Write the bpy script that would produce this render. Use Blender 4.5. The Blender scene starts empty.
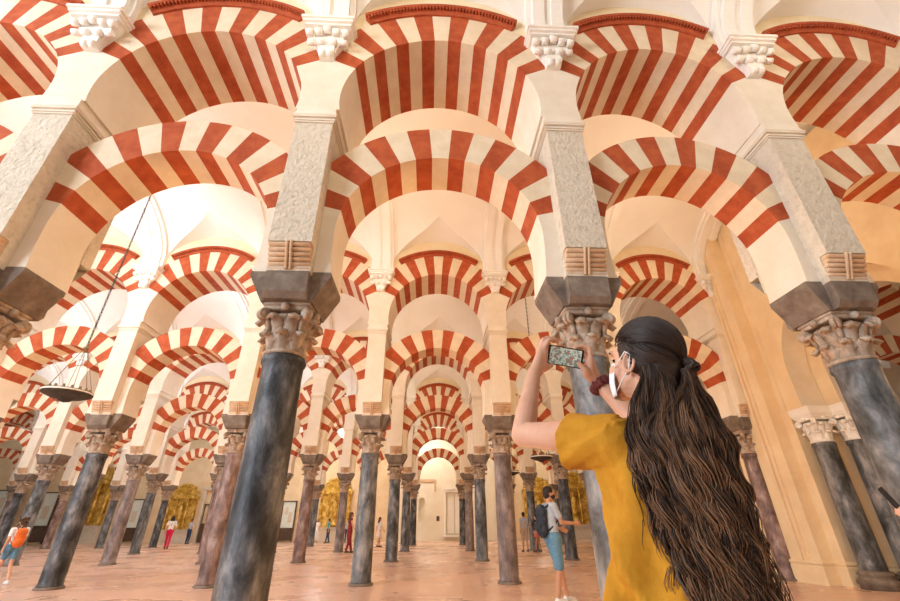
import bpy, math, random
from mathutils import Vector, Matrix
PI = math.pi
random.seed(7)
SC = bpy.context.scene
COL = SC.collection

# ------------------------------------------------------------------ helpers
class MB:
    """collects shapes and links them as ONE mesh object"""
    def __init__(s):
        s.v = []; s.f = []; s.m = []; s.sm = []
    def add(s, vs, fs, mi=0, smooth=False):
        b = len(s.v); s.v += [tuple(p) for p in vs]
        for f in fs:
            s.f.append([b + i for i in f]); s.m.append(mi); s.sm.append(smooth)
    def box(s, x0, x1, y0, y1, z0, z1, mi=0):
        s.add([(x0,y0,z0),(x1,y0,z0),(x1,y1,z0),(x0,y1,z0),(x0,y0,z1),(x1,y0,z1),(x1,y1,z1),(x0,y1,z1)],
              [(0,3,2,1),(4,5,6,7),(0,1,5,4),(1,2,6,5),(2,3,7,6),(3,0,4,7)], mi)
    def loft(s, rings, mi=0, smooth=True, caps=True, closed=True):
        n = len(rings[0]); vs = [p for r in rings for p in r]; fs = []
        for k in range(len(rings) - 1):
            for i in range(n if closed else n - 1):
                j = (i + 1) % n
                fs.append((k*n+i, k*n+j, (k+1)*n+j, (k+1)*n+i))
        s.add(vs, fs, mi, smooth)
        if caps and closed:
            b = len(s.v) - len(vs)
            s.f.append([b + i for i in range(n)][::-1]); s.m.append(mi); s.sm.append(False)
            b2 = b + (len(rings) - 1) * n
            s.f.append([b2 + i for i in range(n)]); s.m.append(mi); s.sm.append(False)
    def lathe(s, prof, n=32, c=(0,0,0), mi=0, smooth=True, caps=True, sx=1, sy=1):
        s.loft([[(c[0] + r*sx*math.cos(2*PI*i/n), c[1] + r*sy*math.sin(2*PI*i/n), c[2] + z) for i in range(n)] for r, z in prof], mi, smooth, caps)
    def tube(s, pts, r, n=8, mi=0, caps=True, flat=1.0):
        pts = [Vector(p) for p in pts]; rings = []
        rr = r if isinstance(r, (list, tuple)) else [r] * len(pts)
        up = None
        for i, p in enumerate(pts):
            t = (pts[min(i+1, len(pts)-1)] - pts[max(i-1, 0)])
            t = t.normalized() if t.length > 1e-9 else Vector((0,0,1))
            if up is None:
                up = Vector((0,0,1)) if abs(t.z) < .9 else Vector((0,1,0))
            a = t.cross(up)
            if a.length < 1e-6: a = t.orthogonal()
            a.normalize(); b = a.cross(t).normalized(); up = b
            rings.append([p + a*math.cos(2*PI*k/n)*rr[i] + b*math.sin(2*PI*k/n)*rr[i]*flat for k in range(n)])
        s.loft(rings, mi, True, caps)
    def ball(s, c, r, n=12, mi=0, rot=None):
        if not isinstance(r, (tuple, list)): r = (r, r, r)
        rings = []
        for k in range(n // 2 + 1):
            t = PI * k / (n // 2); q = max(math.sin(t), 1e-3)
            ring = []
            for i in range(n):
                p = Vector((r[0]*q*math.cos(2*PI*i/n), r[1]*q*math.sin(2*PI*i/n), -r[2]*math.cos(t)))
                if rot: p = rot @ p
                ring.append(p + Vector(c))
            rings.append(ring)
        s.loft(rings, mi)
    def prism(s, poly, y0, y1, mi=0, axis='y'):
        n = len(poly)
        if axis == 'y': g = lambda p, t: (p[0], t, p[1])
        elif axis == 'x': g = lambda p, t: (t, p[0], p[1])
        else: g = lambda p, t: (p[0], p[1], t)
        s.add([g(p, y0) for p in poly] + [g(p, y1) for p in poly],
              [tuple(range(n)), tuple(range(2*n-1, n-1, -1))] + [(i, (i+1) % n + 0, n + (i+1) % n, n + i)[::-1] for i in range(n)], mi)
    def mesh(s, name, mats):
        me = bpy.data.meshes.new(name)
        me.from_pydata(s.v, [], s.f)
        for m in (mats if isinstance(mats, (list, tuple)) else [mats]): me.materials.append(m)
        me.polygons.foreach_set('material_index', s.m); me.polygons.foreach_set('use_smooth', s.sm)
        import bmesh
        bm = bmesh.new(); bm.from_mesh(me); bmesh.ops.recalc_face_normals(bm, faces=bm.faces); bm.to_mesh(me); bm.free()
        return me
    def build(s, name, mats, parent=None, loc=None):
        return link(name, s.mesh(name, mats), parent, loc)
def link(name, me, parent=None, loc=None):
    o = bpy.data.objects.new(name, me); COL.objects.link(o)
    if parent: o.parent = parent
    if loc: o.location = loc
    return o
def tag(o, label=None, cat=None, group=None, kind=None):
    if label: o['label'] = label
    if cat: o['category'] = cat
    if group: o['group'] = group
    if kind: o['kind'] = kind
    return o
def empty(name, M=None, label=None, cat=None, group=None):
    o = bpy.data.objects.new(name, None); COL.objects.link(o); o.empty_display_size = .1
    if M is not None: o.matrix_world = M
    return tag(o, label, cat, group)
def structure(o): o['kind'] = 'structure'; return o

# ------------------------------------------------------------------ materials
def mat(name, stops, scale=3.0, rough=.8, bump=0.0, bscale=20.0, detail=6, dist=0.0, spec=.3, stretch=(1,1,1), metal=0.0, sss=0, coat=0, objrand=0.0, noise='n'):
    m = bpy.data.materials.new(name); m.use_nodes = True; nt = m.node_tree; N = nt.nodes; L = nt.links
    b = N['Principled BSDF']; b.inputs['Roughness'].default_value = rough; b.inputs['Metallic'].default_value = metal
    b.inputs['Specular IOR Level'].default_value = spec
    if sss:
        b.inputs['Subsurface Weight'].default_value = sss; b.inputs['Subsurface Radius'].default_value = (.012, .005, .003)
    if coat: b.inputs['Coat Weight'].default_value = coat; b.inputs['Coat Roughness'].default_value = .2
    tc = N.new('ShaderNodeTexCoord'); mp = N.new('ShaderNodeMapping'); mp.inputs['Scale'].default_value = stretch
    L.new(tc.outputs['Object'], mp.inputs['Vector'])
    vec = mp.outputs['Vector']
    if objrand:
        oi = N.new('ShaderNodeObjectInfo'); va = N.new('ShaderNodeVectorMath'); va.operation = 'ADD'
        cm = N.new('ShaderNodeMath'); cm.operation = 'MULTIPLY'; cm.inputs[1].default_value = objrand
        L.new(oi.outputs['Random'], cm.inputs[0]); L.new(vec, va.inputs[0]); L.new(cm.outputs[0], va.inputs[1]); vec = va.outputs[0]
    nz = N.new('ShaderNodeTexNoise'); nz.inputs['Scale'].default_value = scale; nz.inputs['Detail'].default_value = detail
    nz.inputs['Roughness'].default_value = .65; nz.inputs['Distortion'].default_value = dist
    L.new(vec, nz.inputs['Vector'])
    cr = N.new('ShaderNodeValToRGB'); e = cr.color_ramp.elements
    while len(e) < len(stops): e.new(.5)
    for k, (p, c) in enumerate(stops): e[k].position = p; e[k].color = (*c, 1)
    L.new(nz.outputs['Fac'], cr.inputs['Fac']); L.new(cr.outputs['Color'], b.inputs['Base Color'])
    if bump:
        n2 = N.new('ShaderNodeTexNoise'); n2.inputs['Scale'].default_value = bscale; n2.inputs['Detail'].default_value = 5
        bp = N.new('ShaderNodeBump'); bp.inputs['Strength'].default_value = bump; bp.inputs['Distance'].default_value = .03
        L.new(vec, n2.inputs['Vector']); L.new(n2.outputs['Fac'], bp.inputs['Height']); L.new(bp.outputs['Normal'], b.inputs['Normal'])
    return m
def two(a, b): return [(.35, a), (.65, b)]
M = {}
M['cream']   = mat('cream_voussoir_plaster', two((.72,.58,.40),(.80,.67,.49)), 4, .8, .12, 25)
M['red']     = mat('red_painted_brick', two((.36,.060,.018),(.50,.11,.035)), 5, .8, .2, 30)
M['plaster'] = mat('limewash_plaster', two((.76,.66,.51),(.84,.75,.62)), 1.7, .85, .10, 14)
M['vault']   = mat('white_vault_plaster', two((.86,.82,.75),(.90,.87,.81)), 1.0, .9, .05, 8)
M['lunette'] = mat('ochre_lunette_plaster', two((.80,.66,.42),(.86,.74,.52)), 2.0, .9, .08, 8)
M['stone']   = mat('rough_limestone_pier', [(.3,(.56,.48,.37)),(.45,(.68,.59,.46)),(.7,(.75,.67,.54))], 11, .95, 1.0, 22, objrand=30)
M['stucco']  = mat('white_stucco_capital', two((.86,.80,.72),(.92,.88,.80)), 6, .8, .1, 30)
M['roll']    = mat('terracotta_corbel', two((.60,.38,.22),(.74,.54,.36)), 8, .85, .3, 30)
M['impost']  = mat('grey_brown_impost_stone', [(.3,(.13,.095,.07)),(.55,(.22,.17,.13)),(.75,(.32,.27,.21))], 5, .85, .4, 20, objrand=30)
M['capital'] = mat('carved_capital_marble', [(.3,(.26,.17,.11)),(.5,(.42,.31,.22)),(.7,(.58,.48,.38))], 7, .75, .3, 25, objrand=30)
M['dentil']  = mat('red_brick_moulding', two((.34,.06,.02),(.46,.10,.035)), 6, .85, .2, 30)
def shaft_mat(name, a, b, c, d=(.5,.48,.45)):
    return mat(name, [(.36,a),(.46,b),(.55,c),(.68,d)], 4.5, .46, .18, 26, 12, .25, .35, (1,1,.45), objrand=40)
M['shaft_dark']  = shaft_mat('dark_grey_marble', (.018,.018,.019),(.05,.051,.054),(.12,.123,.128),(.30,.29,.28))
M['shaft_blue']  = shaft_mat('blue_grey_marble', (.035,.037,.036),(.09,.092,.09),(.17,.175,.18),(.34,.32,.30))
M['shaft_brown'] = shaft_mat('brown_breccia_marble', (.10,.06,.05),(.19,.12,.10),(.30,.20,.17),(.45,.38,.34))
M['shaft_pink']  = shaft_mat('pinkish_marble', (.11,.08,.075),(.19,.145,.13),(.28,.22,.20),(.42,.36,.33))
M['iron']    = mat('dark_iron', two((.04,.035,.03),(.08,.07,.06)), 9, .5, 0, metal=.6)
M['brass']   = mat('aged_brass', two((.20,.15,.08),(.38,.30,.18)), 9, .4, 0, metal=.9)
M['gold']    = mat('gilded_wood', [(.36,(.30,.15,.02)),(.5,(.66,.40,.06)),(.62,(.88,.64,.20))], 2.5, .4, .3, 8, metal=.3)
M['wood']    = mat('dark_wood', two((.06,.035,.02),(.13,.07,.04)), 6, .5)
M['ochre']   = mat('ochre_wall_plaster', two((.76,.57,.34),(.84,.67,.43)), 1.5, .85, .1, 12)
M['paper']   = mat('pale_panel', two((.66,.74,.66),(.78,.82,.74)), 7, .6)
M['black']   = mat('black_plastic', two((.01,.01,.012),(.02,.02,.022)), 6, .5)

# floor: rectangular stone slabs with thin joints, slightly polished
def floor_mat():
    m = bpy.data.materials.new('pink_marble_floor'); m.use_nodes = True; nt = m.node_tree; N = nt.nodes; L = nt.links
    b = N['Principled BSDF']; b.inputs['Specular IOR Level'].default_value = .5
    tc = N.new('ShaderNodeTexCoord'); mp = N.new('ShaderNodeMapping'); mp.inputs['Rotation'].default_value[2] = R(1.06)
    L.new(tc.outputs['Object'], mp.inputs['Vector'])
    br = N.new('ShaderNodeTexBrick'); br.inputs['Scale'].default_value = 1.0
    br.inputs['Brick Width'].default_value = 1.1; br.inputs['Row Height'].default_value = .55; br.inputs['Mortar Size'].default_value = .008
    br.inputs['Color1'].default_value = (.70,.46,.34,1); br.inputs['Color2'].default_value = (.74,.50,.385,1); br.inputs['Mortar'].default_value = (.56,.36,.27,1)
    br.inputs['Bias'].default_value = 0
    L.new(mp.outputs[0], br.inputs['Vector'])
    nz = N.new('ShaderNodeTexNoise'); nz.inputs['Scale'].default_value = .6; nz.inputs['Detail'].default_value = 5; L.new(tc.outputs['Object'], nz.inputs['Vector'])
    cr = N.new('ShaderNodeValToRGB'); cr.color_ramp.elements[0].position = .3; cr.color_ramp.elements[0].color = (.93,.90,.88,1); cr.color_ramp.elements[1].position = .7; cr.color_ramp.elements[1].color = (1.08,1.06,1.04,1)
    L.new(nz.outputs['Fac'], cr.inputs['Fac'])
    mx = N.new('ShaderNodeMix'); mx.data_type = 'RGBA'; mx.blend_type = 'MULTIPLY'; mx.inputs['Factor'].default_value = 1
    L.new(br.outputs['Color'], mx.inputs['A']); L.new(cr.outputs['Color'], mx.inputs['B']); L.new(mx.outputs['Result'], b.inputs['Base Color'])
    r2 = N.new('ShaderNodeMapRange'); r2.inputs['To Min'].default_value = .15; r2.inputs['To Max'].default_value = .42
    L.new(nz.outputs['Fac'], r2.inputs['Value']); L.new(r2.outputs['Result'], b.inputs['Roughness'])
    return m
R = math.radians
M['floor'] = floor_mat()

# ------------------------------------------------------------------ camera (eye 1.22 m, wide lens tilted up)
cam = bpy.data.cameras.new('camera'); cam.sensor_width = 36; cam.lens = 424.257 / 900 * 36; cam.clip_start = .05
co = bpy.data.objects.new('camera', cam); COL.objects.link(co); SC.camera = co
CAMM = Matrix.Translation((0,0,1.22)) @ Matrix.Rotation(-R(1.516),4,'Z') @ Matrix.Rotation(R(90+27.912),4,'X') @ Matrix.Rotation(R(-.391),4,'Z')
co.matrix_world = CAMM
CI = CAMM.inverted()
def px(p):
    q = CI @ Vector(p)
    if q.z > -.3: return None
    return (450 + 424.257*q.x/-q.z, 300.5 - 424.257*q.y/-q.z)

# ------------------------------------------------------------------ arcade data
S = 3.488
ARC = {1: (4.633, R(1.269)), 2: (11.868, R(1.06)), 3: (18.984, R(1.06)), 4: (26.191, R(1.06)), 5: (33.793, R(1.06))}
def xi(k, i):
    if k == 1:
        t = {-2: -8.72, -1: -5.212, 0: -1.755, 1: 1.728, 2: 4.965, 3: 8.40, 4: 11.9}
        return t.get(i, -1.76 + 3.47*i)
    if k == 2 and i == 3: return 8.52
    return -1.812 + S*i
RANGE = {1: (-2, 4), 2: (-5, 7), 3: (-7, 6), 4: (-8, 4), 5: (-9, 5)}
def MA(k, x=0, y=0, z=0, sx=1):
    d, a = ARC[k]
    return Matrix.Translation((0, d, 0)) @ Matrix.Rotation(a, 4, 'Z') @ Matrix.Translation((x, y, z)) @ Matrix.Diagonal((sx, 1, 1, 1))
def seen(k, x, z0, z1, w=1.2, zs=8, oy=0):
    m = MA(k)
    for j in range(zs + 1):
        for dx in (-w, 0, w):
            q = px(m @ Vector((x + dx, oy, z0 + (z1 - z0)*j/zs)))
            if q and -40 < q[0] < 940 and -40 < q[1] < 640: return True
    return False

# heights
ZN, ZA, ZI, ZR, ZC, ZCT, ZK, ZKT = 2.89, 3.48, 3.80, 4.14, 6.17, 6.41, 7.43, 8.14
YF, YB = -.54, .72          # faces of the thick upper wall
LF, LB = -.30, .34          # faces of the lower arch

# ------------------------------------------------------------------ shared meshes of the arcade kit
def shaft_mesh(r0=.235, r1=.215, z1=ZN):
    b = MB(); n = 40
    prof = [(r0+.012, .05), (r0+.012, .08), (r0, .10)]
    for k in range(1, 13):
        t = k/12; prof.append((r0 + (r1-r0)*t + .006*math.sin(PI*t), .10 + (z1-.22-.10)*t))
    prof += [(r1+.004, z1-.10), (r1+.022, z1-.075), (r1+.026, z1-.05), (r1+.022, z1-.02), (r1+.01, z1)]
    b.lathe(prof, n)
    return b
def base_mesh():
    b = MB(); b.lathe([(.29,0),(.29,.03),(.275,.04),(.275,.05),(.25,.055)], 36)
    return b
def capital_mesh(seed=0, z0=ZN, z1=ZA, rb=.215, rt=.305):
    rnd = random.Random(seed); b = MB(); H = z1 - z0
    def rad(t): return rb*.93 + (rt*.80 - rb*.93) * (t**2.2)
    b.lathe([(rb*1.0, z0-.002), (rb*1.12, z0+.015), (rb*1.12, z0+.04), (rb*.95, z0+.055)] + [(rad(t/10), z0 + .055 + (H-.13-.055)*t/10) for t in range(0, 11)], 32)
    def leaf(th, za, zb, w, out, curl):
        nu, nv = 5, 9; front = []; back = []
        for v in range(nv):
            t = v/(nv-1)
            if t < .8: z = za + (zb - za) * (t/.8); o = .012 + out * (t/.8)**2
            else:
                q = (t-.8)/.2; z = zb - curl * .55 * q*q + curl*.25*math.sin(PI*q); o = .012 + out + curl * q
            rr = rad(min(max((z - z0)/H, 0), 1)) + o
            ww = w * (math.sin(PI*(.22 + .62*t)) ** .7) * (1 + .16*math.sin(t*22))
            rf = []; rk = []
            for u in range(nu):
                s_ = (u/(nu-1) - .5)*2
                a = th + s_*ww/rr
                cup = -.018*(s_*s_) + (.012 if u == 2 else 0)
                rf.append(((rr+cup)*math.cos(a), (rr+cup)*math.sin(a), z - .01*s_*s_))
                rk.append(((rr+cup-.028)*math.cos(a), (rr+cup-.028)*math.sin(a), z - .012 - .01*s_*s_))
            front.append(rf); back.append(rk)
        rings = [f + k[::-1] for f, k in zip(front, back)]
        b.loft(rings, 0, True, True)
    for k in range(8):
        leaf(2*PI*k/8 + .02, z0+.05, z0+H*.42, .085, .045, .075)
    for k in range(8):
        leaf(2*PI*(k+.5)/8, z0+H*.25, z0+H*.72, .09, .06, .09)
    for k in range(4):                                   # volutes under the abacus corners
        a = PI/4 + PI/2*k; d = Vector((math.cos(a), math.sin(a), 0)); t = Vector((-math.sin(a), math.cos(a), 0)); up = Vector((0,0,1))
        c = d*(rt*1.10) + up*(z0 + H*.76)
        for sgn in (-1, 1):
            rings = []
            for (rr, off) in ((.02,.0),(.062,.004),(.070,.02),(.070,.04),(.052,.046),(.042,.04),(.034,.052),(.012,.056)):
                ring = []
                for i in range(16):
                    q = 2*PI*i/16
                    ring.append(c + t*sgn*off + d*rr*math.cos(q) + up*rr*math.sin(q))
                rings.append(ring)
            b.loft(rings)
        b.tube([d*(rb*1.15)+up*(z0+H*.45), d*(rt*.85)+up*(z0+H*.62), d*(rt*1.0)+up*(z0+H*.83), d*(rt*1.12)+up*(z0+H*.88)], [.02,.035,.045,.03], 8)
    n = 40                                               # abacus with hollowed sides
    def abac(s_):
        ring = []
        for i in range(n):
            a = 2*PI*i/n; q = ((a + PI/4) % (PI/2)) - PI/4
            ring.append((a, s_*(.96 + .34*(abs(q)/(PI/4))**2.2)))
        return ring
    hs = rt*.88
    zt = z1
    rings = []
    for (s_, z) in ((hs*.9, zt-.085), (hs*.98, zt-.075), (hs, zt-.045), (hs*.97, zt-.035), (hs*1.05, zt-.025), (hs*1.05, zt)):
        rings.append([(r*math.cos(a), r*math.sin(a), z) for a, r in abac(s_)])
    b.loft(rings, 0, False)
    for k in range(4):                                   # rosette in the middle of each side
        a = PI/2*k; b.ball((hs*1.03*math.cos(a), hs*1.03*math.sin(a), zt-.055), (.05,.05,.05), 10)
    return b
def impost_mesh():
    b = MB()
    def frus(hx0, hy0, z0, hx1, hy1, z1, hx2=None, hy2=None, z2=None):
        rr = [[(-hx0,-hy0,z0),(hx0,-hy0,z0),(hx0,hy0,z0),(-hx0,hy0,z0)], [(-hx1,-hy1,z1),(hx1,-hy1,z1),(hx1,hy1,z1),(-hx1,hy1,z1)]]
        if z2: rr.append([(-hx2,-hy2,z2),(hx2,-hy2,z2),(hx2,hy2,z2),(-hx2,hy2,z2)])
        b.loft(rr, 0, False)
    frus(.29, .29, ZA, .46, .31, ZI, .46, .31, ZI+.06)
    frus(.24, .36, ZA+.001, .24, .415, ZA+.07, .24, .415, ZI+.015)
    return b
def corbel_mesh():                                       # front and back modillion rolls
    b = MB()
    for sg in (-1,):
        n = 6; h = (ZR - ZI - .015)/n
        for k in range(n):
            za = ZI + .015 + h*k; yo = .42 + .115*(k/(n-1))
            rings = []
            for x in (-.245, -.232, .232, .245):
                w = .0 if abs(x) < .24 else -.012
                ring = []
                for i in range(12):
                    q = 2*PI*i/12
                    ring.append((x, sg*(yo - .04 + (.045+w)*math.cos(q)), za + h/2 + (h*.5+w)*math.sin(q)))
                rings.append(ring)
            b.loft(rings)
            b.box(-.235, .235, min(sg*.20, sg*(yo-.03)), max(sg*.20, sg*(yo-.03)), za, za+h)
        pts = [(-.022, .022)]
        y = [sg*(.42+.115*k/5 + .012) for k in range(6)]
        for x in (-.024, .024):
            b.tube([(x, sg*.43, ZI+.02)] + [(x, y[k]+.0, ZI + .015 + h*(k+.5)) for k in range(6)] + [(x, sg*.545, ZR)], .018, 8)
    return b
def pier_mesh():
    b = MB()
    b.box(-.25, .25, YF, -YF, ZR, ZC, 0)
    b.box(-.25, .25, -.42, .42, ZI+.01, ZR, 0)
    b.box(-.25, .25, -YF - .01, YB, ZR+.3, ZC, 0)
    for x in (-.25, .25): pass
    b.add([(-.25, -YF, ZR),(.25,-YF,ZR),(.25,YB,ZR+.3),(-.25,YB,ZR+.3)], [(0,1,2,3)])
    return b
def cornice_mesh():
    b = MB()
    def slab(e, z0, z1): b.box(-.25-e, .25+e, YF-e, YB+e, z0, z1)
    slab(.018, ZC-.05, ZC-.03); slab(.03, ZC-.02, ZC+.0); slab(.012, ZC-.03, ZC+.06)
    slab(.045, ZC+.035, ZC+.06)
    rings = []
    for e, z in ((.05, ZC+.06), (.055, ZC+.075), (.04, ZC+.09), (.02, ZC+.17), (.02, ZC+.19), (.02, ZCT)):
        rings.append([(-.25-e, YF-e, z), (.25+e, YF-e, z), (.25+e, YB+e, z), (-.25-e, YB+e, z)])
    b.loft(rings, 0, False)
    return b

def ring_pts(r, a0, a1, n, cx, cz): return [(cx + r*math.cos(a0 + (a1-a0)*k/n), cz + r*math.sin(a0 + (a1-a0)*k/n)) for k in range(n+1)]
def lower_arch_meshes():
    """horseshoe arch between two piers, bay centre at x = 0"""
    cz, r, Ro = 4.46, 1.32, 1.90; A0 = R(15); n = 15; hx = S/2 - .24
    V = MB(); sub = 6
    def outer(a):
        x, z = Ro*math.cos(a), Ro*math.sin(a)
        if abs(x) > hx:
            t = hx/abs(math.cos(a)); x = math.copysign(hx, x); z = t*math.sin(a)
        return x, cz + z
    for k in range(n):
        a, c = A0 + (PI-2*A0)*k/n, A0 + (PI-2*A0)*(k+1)/n; mi = 0 if k % 2 == 0 else 1
        for j in range(sub):
            p, q = a + (c-a)*j/sub, a + (c-a)*(j+1)/sub
            i0, i1 = (r*math.cos(p), cz + r*math.sin(p)), (r*math.cos(q), cz + r*math.sin(q)); o0, o1 = outer(p), outer(q)
            P = [(i0[0], i0[1]), (i1[0], i1[1]), (o1[0], o1[1]), (o0[0], o0[1])]
            V.add([(x, LF, z) for x, z in P] + [(x, LB, z) for x, z in P], [(0,1,2,3), (7,6,5,4), (0,4,5,1), (3,2,6,7)], mi, False)
    WS = []
    for sg in (-1, 1):
        W = MB(); WS.append(W)
        pin = []
        for k in range(11):                                # below the centre the jamb curves in only a little
            z = ZI + .055 + (cz - ZI - .055)*k/10; t = (cz - z)/2.76
            pin.append((r*math.sqrt(1-t*t), z))
        for k in range(1, 5): a = A0*k/4; pin.append((r*math.cos(a), cz + r*math.sin(a)))
        ox, oz = outer(A0)
        pout = [(S/2-.24, pin[0][1])] + [(S/2-.24, oz)]
        rows = []
        for (x, z) in pin:
            zo = pin[0][1] + (oz - pin[0][1]) * (z - pin[0][1])/(pin[-1][1]-pin[0][1])
            rows.append([(sg*x, LF, z), (sg*x, LB, z), (sg*(S/2-.24), LB, zo), (sg*(S/2-.24), LF, zo)])
        W.loft(rows, 0, False)
    return V, WS
def upper_arch_meshes():
    cz, r, Ro = 6.68, 1.46, 2.15; A0 = R(27); n = 15; hx = S/2 - .0005; zw = 8.55
    V = MB(); sub = 6
    def outer(a):
        x, z = Ro*math.cos(a), Ro*math.sin(a)
        if abs(x) > hx:
            t = hx/abs(math.cos(a)); x = math.copysign(hx, x); z = t*math.sin(a)
        return x, cz + z
    for k in range(n):
        a, c = A0 + (PI-2*A0)*k/n, A0 + (PI-2*A0)*(k+1)/n; mi = 0 if k % 2 == 0 else 1
        for j in range(sub):
            p, q = a + (c-a)*j/sub, a + (c-a)*(j+1)/sub
            P = [(r*math.cos(p), cz + r*math.sin(p)), (r*math.cos(q), cz + r*math.sin(q)), outer(q), outer(p)]
            V.add([(x, YF, z) for x, z in P] + [(x, YB, z) for x, z in P], [(0,1,2,3), (7,6,5,4), (0,4,5,1)], mi, False)
    WS = []
    for sg in (-1, 1):                                     # plain springers, curving out to the pier
        rows = []; W = MB(); WS.append(W)
        ox, oz = outer(A0)
        for k in range(15):
            a = A0 - (A0 + R(11))*k/14
            x, z = r*math.cos(a), cz + r*math.sin(a)
            if k == 14: x, z = x - .0, ZCT
            zo = oz + (ZCT - oz) * k/14
            rows.append([(sg*x, YF, z), (sg*x, YB, z), (sg*hx, YB, zo), (sg*hx, YF, zo)])
        W.loft(rows, 0, False)
    U = MB()                                               # wall above the arch, to the vault (ochre lunette)
    oz = outer(A0)
    N2 = 60; lo = []; hi = []
    for k in range(N2+1):
        x = -hx + 2*hx*k/N2
        zz = cz + math.sqrt(max(Ro*Ro - x*x, 0)); lo.append((x, zz))
        q = min(abs(x)/(hx-.22), 1); hi.append((x, max(zz+.02, 8.16 + 1.22*(1 - q**2.3)**.5)))
    vs = []; fs = []
    for k in range(N2+1):
        vs += [(lo[k][0], YF, lo[k][1]), (hi[k][0], YF, hi[k][1]), (hi[k][0], YB, hi[k][1]), (lo[k][0], YB, lo[k][1])]
    for k in range(N2):
        a, c = 4*k, 4*(k+1)
        fs += [(a, c, c+1, a+1), (a+1, c+1, c+2, a+2), (a+2, c+2, c+3, a+3)]
    U.add(vs, fs)
    Dm = MB()                                              # moulded band with dentils over the voussoirs
    a0, a1 = R(57), R(123)
    for yf, sg in ((YF, -1),):
        rows = []
        for k in range(37):
            a = a0 + (a1-a0)*k/36; c_, s_ = math.cos(a), math.sin(a)
            rows.append([((Ro-.01)*c_, yf - sg*.02, cz + (Ro-.01)*s_), ((Ro-.01)*c_, yf+sg*.03, cz + (Ro-.01)*s_), ((Ro+.045)*c_, yf+sg*.045, cz+(Ro+.045)*s_),
                         ((Ro+.05)*c_, yf+sg*.055, cz+(Ro+.05)*s_), ((Ro+.10)*c_, yf+sg*.055, cz+(Ro+.10)*s_), ((Ro+.105)*c_, yf+sg*.105, cz+(Ro+.105)*s_),
                         ((Ro+.15)*c_, yf+sg*.115, cz+(Ro+.15)*s_), ((Ro+.15)*c_, yf-sg*.02, cz+(Ro+.15)*s_)])
        Dm.loft(rows, 0, False)
        nd = 46
        for k in range(nd):
            a = a0 + (a1-a0)*(k+.25)/nd; c = a0 + (a1-a0)*(k+.75)/nd
            ra, rb_ = Ro+.055, Ro+.108
            Q = [(ra*math.cos(a), cz+ra*math.sin(a)), (ra*math.cos(c), cz+ra*math.sin(c)), (rb_*math.cos(c), cz+rb_*math.sin(c)), (rb_*math.cos(a), cz+rb_*math.sin(a))]
            Dm.prism(Q, yf+sg*.05, yf+sg*.1)
    return V, WS, U, Dm
def console_meshes():
    """stucco bracket capital on the wall face, carrying a fluted pilaster that bends into the vault rib"""
    K = MB(); P = MB()
    for yf, sg in ((YF, -1),):
        def bx(b, hx, d0, d1, z0, z1): b.box(-hx, hx, min(yf+sg*d0, yf+sg*d1), max(yf+sg*d0, yf+sg*d1), z0, z1)
        bx(K, .40, -.02, .32, ZKT-.05, ZKT); bx(K, .375, -.02, .29, ZKT-.10, ZKT-.05); bx(K, .35, -.02, .25, ZKT-.14, ZKT-.10)
        rows = []
        for hx, d, z in ((.30,.19,ZKT-.14),(.25,.15,ZKT-.28),(.17,.10,ZKT-.44),(.10,.06,ZKT-.6)):
            rows.append([(-hx, yf-sg*.02, z), (hx, yf-sg*.02, z), (hx, yf+sg*d, z), (-hx, yf+sg*d, z)])
        K.loft(rows, 0, False)
        def curl(x, d, z, w, r):                             # leaf tip rolling forward
            rings = []
            for q, rr in ((-w, r*.8), (-w*.9, r), (w*.9, r), (w, r*.8)):
                rings.append([(x+q, yf+sg*(d + rr*math.cos(2*PI*i/12)), z + rr*math.sin(2*PI*i/12)) for i in range(12)])
            K.loft(rings)
        for x, z, d in ((-.27, ZKT-.25, .19), (.27, ZKT-.25, .19), (0, ZKT-.22, .22), (-.13, ZKT-.24, .20), (.13, ZKT-.24, .20)):
            curl(x, d, z, .055, .055)
        for x, z, d in ((-.24, ZKT-.40, .13), (.24, ZKT-.40, .13), (-.09, ZKT-.42, .15), (.09, ZKT-.42, .15)):
            curl(x, d, z, .06, .05)
        for x, z, d in ((-.055, ZKT-.62, .10), (.055, ZKT-.62, .10)):
            curl(x, d, z, .045, .055)
        rows = []
        for hx, d, z in ((.11,.13,ZKT-.40),(.12,.13,ZKT-.60),(.11,.10,ZKT-.66)):
            rows.append([(-hx, yf-sg*.02, z), (hx, yf-sg*.02, z), (hx, yf+sg*d, z), (-hx, yf+sg*d, z)])
        K.loft(rows, 0, False)
        for hx, dd in ((.33,.0), (.25,.05), (.0, 0)):
            if hx == 0: continue
        # pilaster: straight foot, then the rib rides below the barrel
        prof = []
        for (d, z) in rib_line():
            prof.append((d, z))
        for (xa, xb, off) in ((-.34, -.25, .0), (-.25, -.055, .07), (-.055, .055, .03), (.055, .25, .07), (.25, .34, .0)):
            rows = []
            for i, (d, z) in enumerate(prof):
                t = min(i/3, 1); nx = prof[min(i+1, len(prof)-1)]; pv = prof[max(i-1, 0)]
                tx, tz = nx[0]-pv[0], nx[1]-pv[1]; l = math.hypot(tx, tz); nd, nz = tz/l, -tx/l
                o = .10 + off
                rows.append([(xa, yf+sg*(d-.08*nd), z-.08*nz), (xb, yf+sg*(d-.08*nd), z-.08*nz), (xb, yf+sg*(d+o*nd), z+o*nz), (xa, yf+sg*(d+o*nd), z+o*nz)])
            P.loft(rows, 0, False)
    return K, P
ZV, HB, HWN = 8.14, 1.95, 2.98                                # vault springing, rise, half span
def barrel(d): return ZV + .25 + (HB-.25)*math.sqrt(max(1 - ((HWN - d)/HWN)**2, 0)) if d > 0 else ZV
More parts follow.
